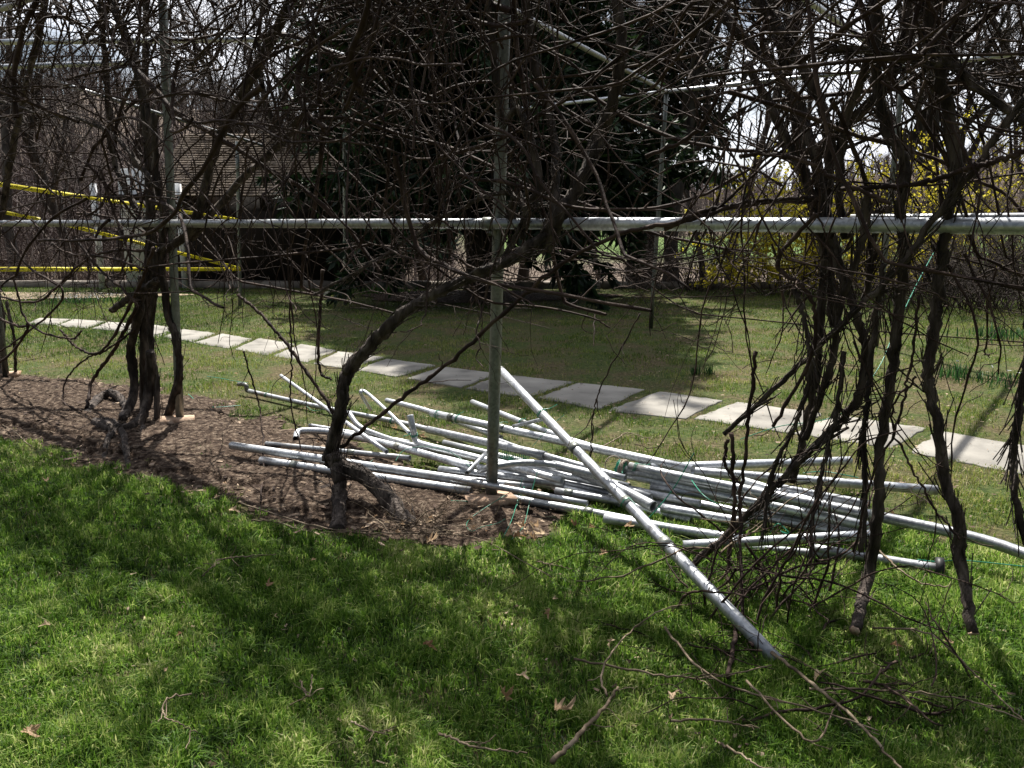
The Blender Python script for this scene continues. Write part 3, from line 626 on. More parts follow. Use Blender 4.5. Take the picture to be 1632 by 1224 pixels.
# ------------------------------------------------ caution tape
def tape(lb, a, b_, sag, wd=.062, flip=.3):
    n = 60; t = np.linspace(0, 1, n)[:, None]; L = a+(b_-a)*t; L[:, 2] -= sag*4*(t*(1-t))[:, 0]
    d = unit(b_-a); tw = flip*np.sin(t[:, 0]*9+1)+.12*np.sin(t[:, 0]*37)
    side = np.cross(d, [0, 0, 1.]); up = np.outer(np.cos(tw), [0, 0, 1.])+np.outer(np.sin(tw), side)
    V = []; th = side*.0006
    for s, q in ((-.5, 1), (.5, 1), (.5, -1), (-.5, -1)): V.append(L+up*wd*s+th*q)
    V = np.stack(V, 1); k = np.arange(n-1)[:, None]*4; F = np.concatenate([k+np.array([j, (j+1) % 4, (j+1) % 4+4, j+4]) for j in range(4)])
    o = mk('caution_tape', V.reshape(-1, 3), [F], M['tape']); tag(o, lb, 'tape', 'yellow tapes strung at the left')
    # lettering: mesh glyphs laid on the tape
    fc = bpy.data.curves.new('lettering', 'FONT'); fc.body = 'CAUTION   CAUTION   CAUTION   CAUTION   CAUTION   CAUTION'; fc.size = wd*.85; fc.resolution_u = 1
    to = bpy.data.objects.new('lettering', fc); C.objects.link(to); dg = bpy.context.evaluated_depsgraph_get(); me = bpy.data.meshes.new_from_object(to.evaluated_get(dg))
    bpy.data.objects.remove(to); vs = np.empty(len(me.vertices)*3, np.float32); me.vertices.foreach_get('co', vs); vs = vs.reshape(-1, 3)
    tot = np.linalg.norm(b_-a); s = np.clip(vs[:, 0]/tot, 0, .97) if d[0] > 0 else np.clip(1-vs[:, 0]/tot, .03, 1)
    k = s*(n-1); i = np.minimum(k.astype(int), n-2); f = (k-i)[:, None]
    side2 = side if side[1] < 0 else -side
    q = L[i]*(1-f)+L[i+1]*f+(up[i]*(1-f)+up[i+1]*f)*(vs[:, 1:2]-wd*.3)+side2*.0025
    me.vertices.foreach_set('co', q.astype(np.float32).ravel()); me.update(); me.materials.append(M['ink'])
    lo = bpy.data.objects.new('lettering', me); C.objects.link(lo); lo.parent = o
PT = lambda px, py, Y: P(px, py, Y)
tape('upper yellow caution tape sloping down to the right past the shed', PT(-60, 285, 10.5), PT(383, 351, 14.9), .0)
tape('lowest yellow caution tape, level across the left edge', PT(-60, 429, 10.8), PT(383, 429, 14.9), .0)
tape('middle yellow caution tape running down to the same pole as the level one', PT(98, 356, 12), PT(383, 428, 14.85), .0, .06, .5)
tape('short faded yellow tape end near the left edge above the rail', PT(-60, 325, 11), PT(65, 350, 11.5), .0, .05, .6)

# ------------------------------------------------ shed
def quadmesh(name, pts, mat, th=(0, 0, -.05)):
    p = np.array(pts, float); V = np.vstack([p, p+np.array(th)]); k = len(p); i = np.arange(k); j = (i+1) % k
    return mk(name, V, [np.array([i]), np.array([i[::-1]+k]), np.stack([j, i, i+k, j+k], 1)], mat, smooth=False)
sh = empty('garden_shed', (-6.3, 20.6, 0)); parts = []
YF = 19.4; xl = P(246, 315, YF)[0]; xr = P(600, 315, YF)[0]; ze = P(300, 313, YF-.3)[2]; zr = P(300, 214, YF+2.6)[2]
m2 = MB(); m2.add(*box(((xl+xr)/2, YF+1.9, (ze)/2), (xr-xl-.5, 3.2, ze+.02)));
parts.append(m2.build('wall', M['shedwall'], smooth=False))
m, t, b, N, Lk = nmat('roof_shingles')
tc = N('ShaderNodeTexCoord'); mp = N('ShaderNodeMapping'); br = N('ShaderNodeTexBrick'); mp.inputs['Scale'].default_value = (1, 1, 1)
Lk(tc.outputs['UV'], br.inputs['Vector'])
br.inputs['Color1'].default_value = (.20, .15, .11, 1); br.inputs['Color2'].default_value = (.30, .235, .175, 1); br.inputs['Mortar'].default_value = (.06, .045, .035, 1)
br.inputs['Scale'].default_value = 1; br.inputs['Brick Width'].default_value = .22; br.inputs['Row Height'].default_value = .12; br.inputs['Mortar Size'].default_value = .012
Lk(br.outputs['Color'], b.inputs['Base Color']); b.inputs['Roughness'].default_value = .9
M['roof'] = m
# shingle courses as real overlapping strips
mb = MB(); ncr = 26; ys = np.linspace(YF-.3, YF+2.6, ncr+1); zs = np.linspace(ze, zr, ncr+1)
for j in range(ncr):
    x0 = xl-.15
    while x0 < xr:
        wd = rng.uniform(.14, .26); x1 = min(x0+wd, xr+.15); lift = rng.uniform(.0, .012)
        c = np.array([[x0, ys[j]-.03, zs[j]+.028+lift], [x1-.008, ys[j]-.03, zs[j]+.028+lift], [x1-.008, ys[j+1], zs[j+1]+.01], [x0, ys[j+1], zs[j+1]+.01]])
        V = np.vstack([c, c-[0, 0, .02]]); mb.add(V, [np.array([[0, 1, 2, 3], [7, 6, 5, 4], [0, 4, 5, 1]])]); x0 += wd
M['shingle'] = noisy('wood_shingles', [(.10, .075, .055), (.21, .16, .12), (.33, .27, .21)], 3.5, .9, .3, 30, detail=10)
parts.append(mb.build('roof', M['shingle'], smooth=False))
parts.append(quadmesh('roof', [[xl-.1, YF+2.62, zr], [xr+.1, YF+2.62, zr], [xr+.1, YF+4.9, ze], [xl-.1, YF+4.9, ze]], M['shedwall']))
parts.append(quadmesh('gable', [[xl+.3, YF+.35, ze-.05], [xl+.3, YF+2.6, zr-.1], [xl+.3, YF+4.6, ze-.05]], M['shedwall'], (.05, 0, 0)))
for px_ in (164, 296):
    a = P(px_, 463, YF-.25); zt = P(px_, 292, YF-.25)[2]; m2 = MB(); m2.add(*box((a[0], a[1], zt/2), (.11, .11, zt))); parts.append(m2.build('porch_post', M['white'], smooth=False))
xl2 = P(150, 315, YF-.2)[0]
m2 = MB(); m2.add(*box(((xl2+xl)/2, YF-.2, ze-.02), (xl-xl2, .12, .14))); parts.append(m2.build('beam', M['shedwall'], smooth=False))
# white arched door
a = P(203, 462, YF-.05); b2 = P(243, 462, YF-.05); zt = P(220, 268, YF-.05)[2]; wd = b2[0]-a[0]
arc = [[a[0], a[1], 0], [b2[0], a[1], 0]]+[[(a[0]+b2[0])/2+wd/2*math.cos(q), a[1], zt-.06+.06*math.sin(q)] for q in np.linspace(0, math.pi, 12)]
parts.append(quadmesh('door', arc, M['white'], (0, .06, 0)))
m2 = MB(); m2.add(*box((b2[0]-.07, a[1]-.035, 1.0), (.05, .05, .05))); hd = m2.build('handle', M['ink'], smooth=False); parts.append(hd)
localise(parts, sh); 
dr = [p for p in parts if p.name.startswith('door')][0]; hd.parent = dr
tag(sh, 'garden shed with brown shingle roof, dark walls and a white arched door', 'shed')

# low kerb at the far edge of the lawn
mb = MB(); x0 = -13.5
while x0 < 11.5:
    wd = rng.uniform(.5, 1.1); yy = 19.55-.02*(x0+13); mb.add(*box((x0+wd/2, yy, .03), (wd-.02, .28, .26), rng.normal(0, .015), .012)); x0 += wd
M['stone'] = noisy('edging_stone', [(.10, .085, .07), (.2, .17, .14), (.28, .25, .21)], 3, .9, .6)
tag(mb.build('stone_edging', M['stone'], smooth=False), 'low weathered stone edging along the far side of the lawn', 'edging')

# ------------------------------------------------ leafless trees, conifer, shrubs
def bare_tree(seed, H=12, r0=.16, lean=.08, fork=.35, nb=16):
    global rng; keep = rng; rng = np.random.default_rng(seed)
    tr = MB(); cr_ = MB()
    L0_ = walk(np.zeros((1, 3)), np.array([[rng.normal(0, lean), rng.normal(0, lean), 1]]), H, 22, .07, (0, 0, .03))
    R0_ = r0*np.linspace(1, .12, 22)[None]**.9; R0_[0, 0] *= 1.3
    tr.add(*tubes(L0_, R0_, 9, .08))
    p, d, r, t = sprout(L0_, R0_, nb, fork*.6, .98, .7); d[:, 2] = np.abs(d[:, 2])*.7+.35
    l1 = walk(p, d, H*.42*(1.15-t), 12, .14, (0, 0, .07)); r1 = (r*.55)[:, None]*np.linspace(1, .25, 12); tr.add(*tubes(l1, r1, 6, .05))
    p, d, r, t = sprout(l1, r1, 9, .15, 1, .7); l2 = walk(p, d, H*.16*rng.uniform(.5, 1.3, len(p)), 8, .17, (0, 0, .05)); r2 = np.maximum(r*.55, .006)[:, None]*np.linspace(1, .35, 8); cr_.add(*tubes(l2, r2, 4))
    p, d, r, t = sprout(l2, r2, 7, .1, 1, .7); l3 = walk(p, d, H*.07*rng.uniform(.5, 1.5, len(p)), 6, .2, (0, 0, .03)); r3 = np.maximum(r*.55, .0042)[:, None]*np.linspace(1, .5, 6); cr_.add(*tubes(l3, r3, 3))
    p, d, r, t = sprout(l3, r3, 2, .2, 1, .7); l4 = walk(p, d, H*.035*rng.uniform(.5, 1.5, len(p)), 4, .2); r4 = np.full((len(p), 4), .0034); cr_.add(*tubes(l4, r4, 3))
    rng = keep
    a = tr.build('trunk', M['treebark']); c = cr_.build('crown', M['twig']); C.objects.unlink(a); C.objects.unlink(c)
    return a, c
protos = [bare_tree(101, 13, .2, .05, .3, 18), bare_tree(102, 11, .13, .1, .4, 14), bare_tree(103, 14, .17, .04, .45, 16), bare_tree(104, 9, .09, .15, .25, 12)]
def place_tree(k, x, y, s, rot, lb, grp='leafless trees beyond the lawn'):
    z = float(hgt(x, y))-.1; root = empty('bare_tree', (x, y, z)); root.rotation_euler = (0, 0, rot); root.scale = (s, s, s)
    for q, nm in zip(protos[k], ('trunk', 'crown')):
        c = q.copy(); c.name = nm; C.objects.link(c); c.parent = root
    tag(root, lb, 'tree', grp)
TR = [(570, 26, 1, .9), (600, 24, 3, 1.0), (632, 23, 1, .8), (676, 22.5, 1, .9), (832, 22, 2, .85), (905, 24, 3, 1.1), (962, 26, 1, .9), (1010, 23, 2, .9), (1072, 21.6, 0, 1.0), (1120, 27, 1, .9), (1165, 30, 2, 1.0),
      (1290, 25, 0, 1.05), (1370, 24, 2, 1.0), (1440, 28, 1, 1.1), (1480, 23, 0, 1.0), (1540, 27, 2, .95), (1600, 23, 1, 1.1), (1660, 26, 0, 1.0),
      (25, 26, 2, 1.0), (110, 28, 0, .85), (180, 26, 2, 1.0), (330, 29, 1, 1.1), (420, 27, 0, .8), (525, 23, 1, .9)]
tl_ = {8: 'thick leafless tree trunk standing just beyond the stone edging right of the far post', 11: 'big leafless tree behind the yellow forsythia, left of its middle', 14: 'big forked leafless tree rising behind the right side of the forsythia', 4: 'straight slim bare tree seen just right of the middle post'}
for i, (px_, Y_, k_, s_) in enumerate(TR):
    p = P(px_, 400, Y_); zone = 'left' if px_ < 540 else ('middle' if px_ < 1200 else 'right')
    gl = {'left': 'tall leafless tree behind the shed and tapes at the left', 'middle': 'slim leafless tree in the row beyond the stone edging', 'right': 'tall leafless tree behind the forsythia at the right'}[zone]
    place_tree(k_, float(p[0]), float(Y_), s_, rng.uniform(0, 6.28), tl_.get(i, gl), 'leafless trees beyond the lawn, '+zone)

def brushwork(x, y, n_per, hmin, hmax, r=.006, spread=.5, stems=1):
    mb = MB(); n = len(x); z = hgt(x, y)
    P0 = np.repeat(np.stack([x, y, z], 1), n_per, 0)+rng.normal(0, spread, (n*n_per, 3))*[1, 1, 0]
    D = rng.normal(0, .5, (len(P0), 3)); D[:, 2] = 1
    L = walk(P0, D, rng.uniform(hmin, hmax, len(P0)), 9, .14, (0, 0, .0)); Rr = r*rng.uniform(.6, 1.5, (len(P0), 1))*np.linspace(1, .4, 9); mb.add(*tubes(L, Rr, 3))
    p, d, rr2, t = sprout(L, Rr, 5, .2, 1, .9); l = walk(p, d, rng.uniform(.2, .7, len(p))*hmax*.4, 6, .2); mb.add(*tubes(l, np.maximum(rr2*.6, .0035)[:, None]*np.linspace(1, .6, 6), 3))
    return mb
n = 850; y = 20.5+rng.random(n)**1.2*30; x = rng.uniform(-.75, .75, n)*y
tag(brushwork(x, y, 3, .8, 2.1, .008, .8).build('brush', M['brush']), 'tangled brown leafless undergrowth beyond the lawn', 'undergrowth', kind='stuff')
# far wooded slopes
n = 5200; az_ = rng.uniform(-36, 36, n); k = np.clip((az_+6)/14, 0, 1); r0_ = 85+k*215; rad = np.where(rng.random(n) < .75, r0_+rng.random(n)*230, 60+rng.random(n)*60)
okf = ~((rad < 290) & (az_ > -4)); az_, rad = az_[okf], rad[okf]
x = rad*np.sin(np.radians(az_)); y = rad*np.cos(np.radians(az_)); z = hgt(x, y)
mb = MB(); P0 = np.stack([x, y, z], 1); H_ = rng.uniform(7, 12, len(P0)); L = walk(P0, np.tile([0, 0, 1.], (len(P0), 1)), H_, 6, .05); Rr = .16*np.linspace(1, .2, 6)*np.ones((len(P0), 1))*(rad/200)[:, None]; mb.add(*tubes(L, Rr, 3))
p, d, r_, t = sprout(L, Rr, 16, .25, 1, .8); d[:, 2] = np.abs(d[:, 2])+.3; l = walk(p, d, rng.uniform(2, 5, len(p)), 4, .15); mb.add(*tubes(l, np.maximum(r_*.5, .04)[:, None]*np.linspace(1, .5, 4), 3))
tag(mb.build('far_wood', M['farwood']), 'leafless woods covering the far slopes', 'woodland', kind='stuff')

# conifer: trunk, limbs, drooping sprays
def conifer(x, y, H, r, base, lb, dens=1.0, nlimb=150):
    root = empty('conifer', (x, y, float(hgt(x, y)))); tr = MB(); cr_ = MB()
    L = np.stack([np.zeros(20), np.zeros(20), np.linspace(0, H, 20)], 1)[None]+rng.normal(0, .02, (1, 20, 3)); Rr = .3*np.linspace(1, .1, 20)[None]; tr.add(*tubes(L, Rr, 12, .08))
    t = rng.random(nlimb)**1.25; z = base+t*(H-base-.3); a = rng.uniform(0, 6.28, nlimb); ln = r*(1-t)**.75*rng.uniform(.6, 1.08, nlimb)+.3
    P0 = np.stack([np.zeros(nlimb), np.zeros(nlimb), z], 1); D = np.stack([np.cos(a), np.sin(a), rng.uniform(-.15, .35, nlimb)], 1)
    l1 = walk(P0, D, ln, 12, .06, (0, 0, -.03)); r1 = .045*np.linspace(1, .2, 12)*np.ones((nlimb, 1)); tr.add(*tubes(l1, r1, 5))
    p, d, r_, t = sprout(l1, r1, 14, .12, 1, .6); l2 = walk(p, d, rng.uniform(.5, 1.3, len(p)), 8, .14, (0, 0, -.10)); r2 = np.maximum(r_*.4, .006)[:, None]*np.linspace(1, .3, 8); tr.add(*tubes(l2, r2, 3))
    ns = int(40*dens); p, d, r_, t = sprout(l2, r2, ns, .05, 1, .8); n = len(p)
    d = unit(d+[0, 0, -.35]); ln2 = rng.uniform(.12, .34, n)[:, None]; s = unit(np.cross(d, rng.normal(size=(n, 3))))*rng.uniform(.022, .05, n)[:, None]
    V = np.stack([p, p+d*ln2*.45+s, p+d*ln2, p+d*ln2*.5-s], 1); cr_.add(V, [np.arange(n*4).reshape(n, 4)])
    a = tr.build('trunk', M['treebark'], root); c = cr_.build('crown', M['conifer'], root, attrs={'tone': np.repeat(np.clip(rng.normal(.5, .28, n), 0, 1), 4)})
    tag(root, lb, 'tree')
q = P(765, 400, 17.2); conifer(float(q[0]), 17.2, 14, 3.4, 2.0, 'large dark evergreen tree in the middle of the lawn behind the arbour', 2.2, 340)
q = P(1035, 300, 24); conifer(float(q[0]), 24., 13, 2.2, 2.8, 'looser slim evergreen right of the big dark one, sky showing through', .6, 70)

# forsythia and bramble shrubs
def shrub(x, y, rad, h, n, lb, flowers=0, leaf=None, name='shrub', mat='brush', tw=.0055):
    root = empty(name, (x, y, float(hgt(x, y)))); P0 = rng.normal(0, rad*.35, (n, 3))*[1, .7, 0]; D = np.concatenate([P0[:, :2]*.9+rng.normal(0, .35, (n, 2)), np.ones((n, 1))], 1)
    L = walk(P0, D, rng.uniform(.6, 1.15, n)*h*1.2, 14, .10, (0, 0, -.03)); Rr = tw*1.8*rng.uniform(.6, 1.3, (n, 1))*np.linspace(1, .35, 14); mb = MB(); mb.add(*tubes(L, Rr, 4))
    p, d, r_, t = sprout(L, Rr, 12, .15, 1, .8); l2 = walk(p, d, rng.uniform(.2, .8, len(p)), 8, .18, (0, 0, -.02)); r2 = np.maximum(r_*.6, tw*.7)[:, None]*np.linspace(1, .5, 8); mb.add(*tubes(l2, r2, 3))
    for V in mb.V: V[:, 2] = np.maximum(V[:, 2], .0)
    mb.build('stems', M[mat], root)
    if flowers:
        i = rng.integers(0, len(l2), flowers); j = rng.integers(1, 8, flowers); p = l2[i, j]+rng.normal(0, .015, (flowers, 3)); hh = p[:, 2] > .2; p = p[hh]; n2 = len(p)
        cl = vnoise(p[:, 0]*1.0+p[:, 1], p[:, 2], .3, 22); kk = rng.random(n2) < np.clip(cl*1.8-.4, 0, 1); p = p[kk]; n2 = len(p)
        u = unit(rng.normal(size=(n2, 3))); v = unit(np.cross(u, rng.normal(size=(n2, 3)))); s = rng.uniform(.018, .036, n2)[:, None]
        V = np.stack([p-u*s, p+v*s*.7, p+u*s, p-v*s*.7], 1); mf = MB(); mf.add(V, [np.arange(n2*4).reshape(n2, 4)])
        mf.build('flowers', M['yellow'], root, attrs={'tone': np.repeat(rng.random(n2), 4)})
    tag(root, lb, 'shrub')
for px_, Y_, rd, h_, n_, fl, lb in ((1262, 17.6, 1.15, 2.0, 60, 30000, 'yellow flowering forsythia bush left of the thick right hand trunks'),
                            (1390, 17.8, 1.5, 2.5, 80, 34000, 'large yellow forsythia bush seen between the right hand vine trunks'),
                            (1545, 19.0, 1.4, 3.1, 80, 17000, 'tall straggly forsythia with thin yellow bloom near the right edge')):
    q = P(px_, 400, Y_); shrub(float(q[0]), Y_, rd, h_, n_, lb, fl, name='forsythia')
for px_, Y_, rd, h_, n_, lb in ((1570, 14.6, 1.5, 1.9, 150, 'dense brown bramble thicket at the right edge of the lawn'), (1520, 17.2, 1.0, .9, 60, 'low brown bramble below the forsythia'), (1700, 13.6, 1.3, 2.1, 120, 'brown bramble thicket running out of the right edge'),
                       (1110, 18.6, 1.0, 1.5, 60, 'twiggy bare shrub right of the far arbour post'), (1010, 19.2, .9, 1.4, 40, 'small bare shrub left of the far arbour post')):
    q = P(px_, 400, Y_); shrub(float(q[0]), Y_, rd, h_, n_, lb, 0, name='bare_shrub', mat='twig', tw=.005)

# ------------------------------------------------ grape vines
def trunk_line(pts, offs=0.0, n=None, jit=.0035, ground=()):
    out = []
    for i, p in enumerate(pts):
        o = offs if np.isscalar(offs) else offs[i]
        q = G(p[0], p[1], .0) if i in ground else PR(p[0], p[1], o)
        if q[2] < .05 and i not in ground: q = G(p[0], p[1], .05)
        out.append(q)
    return spline(out, n or max(18, 8*len(pts)), jit)
CUT = (.020, .019, .0251); CE = []
def vine(label, base, trunks, canes, s0, s1, zr, ncane, nhang, seed=0, off=(-.5, .10), dens=1.0, cl=.3, sc_=0, rs=1.0, top=None):
    parts = []; lines = []
    for pts, ra, rb, offs, gr in trunks:
        L = trunk_line(pts, offs, ground=gr); Rr = np.linspace(ra, rb, len(L)); kn = 1+.07*np.sin(np.linspace(0, 19, len(L))+rng.uniform(0, 6)); Rr = Rr*kn
        V, f = tubes(L, Rr, 14, .16, cap=True); m2 = MB(); m2.add(V, f)
        # loose strips of bark along the trunk
        p, d, r_, t = sprout(L[None], Rr[None], int(len(L)*1.6), .02, .94, .1); nrm = unit(np.cross(d, rng.normal(size=d.shape))); q = walk(p+nrm*r_[:, None]*1.0, d, rng.uniform(.06, .18, len(p)), 6, .035)
        m2.add(*tubes(q, np.full((len(p), 6), .0024), 4))
        tk = m2.build('trunk', M['bark']); parts.append(tk); lines.append((L, Rr))
        if ra in CUT:
            dv = unit(L[0]-L[1]); V, f = tubes(np.array([L[0]-dv*.004, L[0]+dv*.004]), np.array([ra*.93, ra*.88]), 14, .06, cap=True); m2 = MB(); m2.add(V, f); ce = m2.build('cut_end', M['pad'], smooth=False); CE.append((ce, tk))
    for pts, ra, rb, offs in canes:
        L = trunk_line(pts, offs, n=10*len(pts), jit=.003); Rr = np.linspace(ra, rb, len(L)); kk = np.ones(len(L)); kk[::5] = 1.3
        m2 = MB(); m2.add(*tubes(L, Rr*kk, 8, .05, cap=True))
        p, d, r_, t = sprout(L[None], Rr[None], 5, .1, .95, .8); q = walk(p, d, rng.uniform(.08, .3, len(p)), 8, .22); m2.add(*tubes(q, np.full((len(p), 8), .0028)*np.linspace(1, .6, 8), 4))
        parts.append(m2.build('cane', M['cane'])); lines.append((L, Rr))
    # the tangle itself: canes and side twigs grown through the trellis
    mb = MB(); n = int(ncane*dens)
    s = np.where(rng.random(n) < cl, rng.normal(sc_, .33, n), rng.uniform(s0, s1, n)); z = zr[0]+(zr[1]-zr[0])*rng.random(n)**.8; o = rng.normal(-.12, .2, n)
    kk = rng.random(n) < np.clip(vnoise(s, z, .55, 31)*5.0-1.95, .05, 1); s, z, o = s[kk], z[kk], o[kk]; n = len(s)
    P0 = C0+np.outer(s, RD)+np.outer(o, RN)+np.outer(z, [0, 0, 1.])
    lean_ = .75 if rs > .7 else 1.5
    D = np.outer(rng.normal(0, 1, n), RD)+np.outer(rng.normal(0, .25, n), RN)+np.outer(rng.normal(0, lean_, n), [0, 0, 1.])
    L = walk(P0, D, rng.uniform(.7, 3.0, n), 26, .085, (0, 0, -.012), .05)
    lo = 1.38 if s1 < 1.5 else 1.1; L[..., 2] = np.where(L[..., 2] < lo, lo+(L[..., 2]-lo)*.12, L[..., 2]); 
    of = (L-C0)@RN; L = L-((of-np.clip(of, *off))*.8)[..., None]*RN
    Rr = rs*(rng.gamma(1.3, .0025, n)+.0024)[:, None]*np.linspace(1, .55, 26); Rr[:, ::4] *= 1.25
    mb.add(*tubes(L, Rr, 5))
    p, d, r_, t = sprout(L, Rr, 3, .05, 1, .8); l2 = walk(p, d, rng.gamma(2, .14, len(p)), 9, .16, (0, 0, -.01), .08); r2 = np.maximum(r_*.4, .0015)[:, None]*np.linspace(1, .6, 9); mb.add(*tubes(l2, r2, 4))
    if top:
        n = top[0]; s = rng.uniform(top[1], top[2], n); z = rng.uniform(top[3], top[4], n); kk = rng.random(n) < np.clip(vnoise(s, z*.6, .6, 77)*6-2.9, .03, 1); s, z = s[kk], z[kk]; n = len(s)
        P0 = C0+np.outer(s, RD)+np.outer(rng.normal(-.15, .22, n), RN)+np.outer(z, [0, 0, 1.]); D = np.outer(rng.normal(0, 1, n), RD)+np.outer(rng.normal(0, .15, n), RN)+np.outer(rng.normal(0, .4, n), [0, 0, 1.])
        L = walk(P0, D, rng.uniform(.6, 2.2, n), 22, .11, (0, 0, -.02), .06); L[..., 2] = np.where(L[..., 2] < top[3]-.25, top[3]-.25, L[..., 2]); of = (L-C0)@RN; L = L-((of-np.clip(of, *off))*.8)[..., None]*RN; Rr = (rng.gamma(1.4, .003, n)+.003)[:, None]*np.linspace(1, .5, 22); mb.add(*tubes(L, Rr, 5))
        p, d, r_, t = sprout(L, Rr, 5, .05, 1, .8); l2 = walk(p, d, rng.gamma(2, .13, len(p)), 8, .18); mb.add(*tubes(l2, np.maximum(r_*.4, .0018)[:, None]*np.linspace(1, .6, 8), 4))
    # hanging canes
    if nhang:
        s = rng.uniform(s0, s1, nhang) if rs > .9 else rng.normal(sc_+(.0 if rs < .7 else .35), .33, nhang); z = rng.uniform(1.35, 2.0, nhang); P0 = C0+np.outer(s, RD)+np.outer(rng.normal(-.05, .12, nhang), RN)+np.outer(z, [0, 0, 1.])
        D = np.outer(rng.normal(0, .45, nhang), RD)+np.array([0, 0, -1.]); lh = rng.uniform(.3, 1.25, nhang); l = walk(P0, D, lh, 18, .12, (0, 0, -.03)); l[..., 2] = np.maximum(l[..., 2], .12)
        rh = rng.uniform(.002, .0055, nhang)[:, None]*np.linspace(1, .5, 18); rh[:, ::3] *= 1.3; mb.add(*tubes(l, rh, 5))
        p, d, r_, t = sprout(l, rh, 4, .2, 1, .8); l2 = walk(p, d, rng.uniform(.04, .25, len(p)), 7, .25); mb.add(*tubes(l2, np.full((len(p), 7), .0017), 4))
    tg = mb.build('canes', M['cane']); tg['kind'] = 'stuff'; parts.append(tg)
    root = empty('grape_vine', tuple(float(v) for v in base)); localise(parts, root)
    for ce, tk in CE: localise([ce], root); ce.parent = tk
    CE.clear(); tag(root, label, 'vine', 'grape vines on the arbour')
    return root
ZR = (1.5, 3.2)
vine('old grape vine with several twisted trunks beside the left arbour post', G(225, 690),
     [([(226, 700), (230, 650), (230, 560), (232, 480), (240, 400), (238, 300), (234, 200), (215, 100), (185, 20), (150, -80)], .040, .030, .03, (0,)),
      ([(248, 676), (250, 610), (240, 540), (247, 470), (250, 400)], .020, .020, -.05, (0,)),
      ([(206, 745), (200, 715), (196, 690), (175, 672), (150, 672)], .016, .026, -.12, (0,)),
      ([(258, 672), (272, 650), (286, 595), (282, 545), (268, 500), (258, 430), (262, 350), (250, 280), (245, 180)], .028, .022, -.02, (0,)),
      ([(200, 668), (214, 610), (208, 560), (222, 500), (226, 440)], .034, .03, -.03, (0,)),
      ([(136, 668), (158, 634), (180, 627), (200, 645), (196, 668)], .036, .03, .08, (0,)),
      ([(150, 672), (185, 684), (222, 672), (238, 625), (240, 560)], .03, .034, -.09, ()),
      ([(166, 735), (172, 700), (190, 680)], .017, .02, -.10, (0,)),
      ([(236, 470), (248, 410), (300, 372), (318, 330), (350, 219), (404, 118), (455, 20), (500, -70)], .032, .024, -.02, ()),
      ([(242, 380), (200, 300), (178, 236), (168, 100), (160, 0), (150, -80)], .026, .02, .12, ()),
      ([(305, 380), (380, 290), (421, 253), (505, 162), (550, 100), (610, -10)], .024, .02, .05, ()),
      ([(178, 494), (208, 474), (250, 446)], .0251, .024, -.12, ()),
      ([(252, 300), (190, 225), (130, 190), (60, 180), (-30, 150)], .018, .011, -.05, ())],
     [([(130, 655), (101, 640), (108, 600), (140, 570), (165, 560), (215, 525)], .006, .008, -.15),
      ([(138, 650), (148, 605), (180, 560), (218, 490)], .013, .015, -.1),
      ([(245, 395), (215, 470), (165, 557), (125, 555), (95, 525)], .012, .008, -.18),
      ([(0, 338), (90, 315), (150, 313), (270, 316), (318, 338)], .0055, .005, -.22),
      ([(160, 270), (178, 330), (200, 385), (210, 430)], .012, .009, -.2),
      ([(-20, 500), (30, 520), (45, 520), (20, 560), (-30, 600)], .012, .01, -.2),
      ([(20, 440), (45, 515), (110, 540), (130, 527)], .009, .008, -.2),
      ([(-10, 470), (60, 480), (130, 420), (180, 400), (245, 400)], .009, .011, -.1),
      ([(50, 350), (100, 400), (170, 410), (230, 430)], .008, .010, -.25),
      ([(120, 380), (160, 430), (205, 470), (220, 490)], .009, .008, -.3)],
     1.0, 4.6, ZR, 350, 55, cl=.25, sc_=sAt(250), top=(340, 1.0, 4.7, 2.75, 3.5))
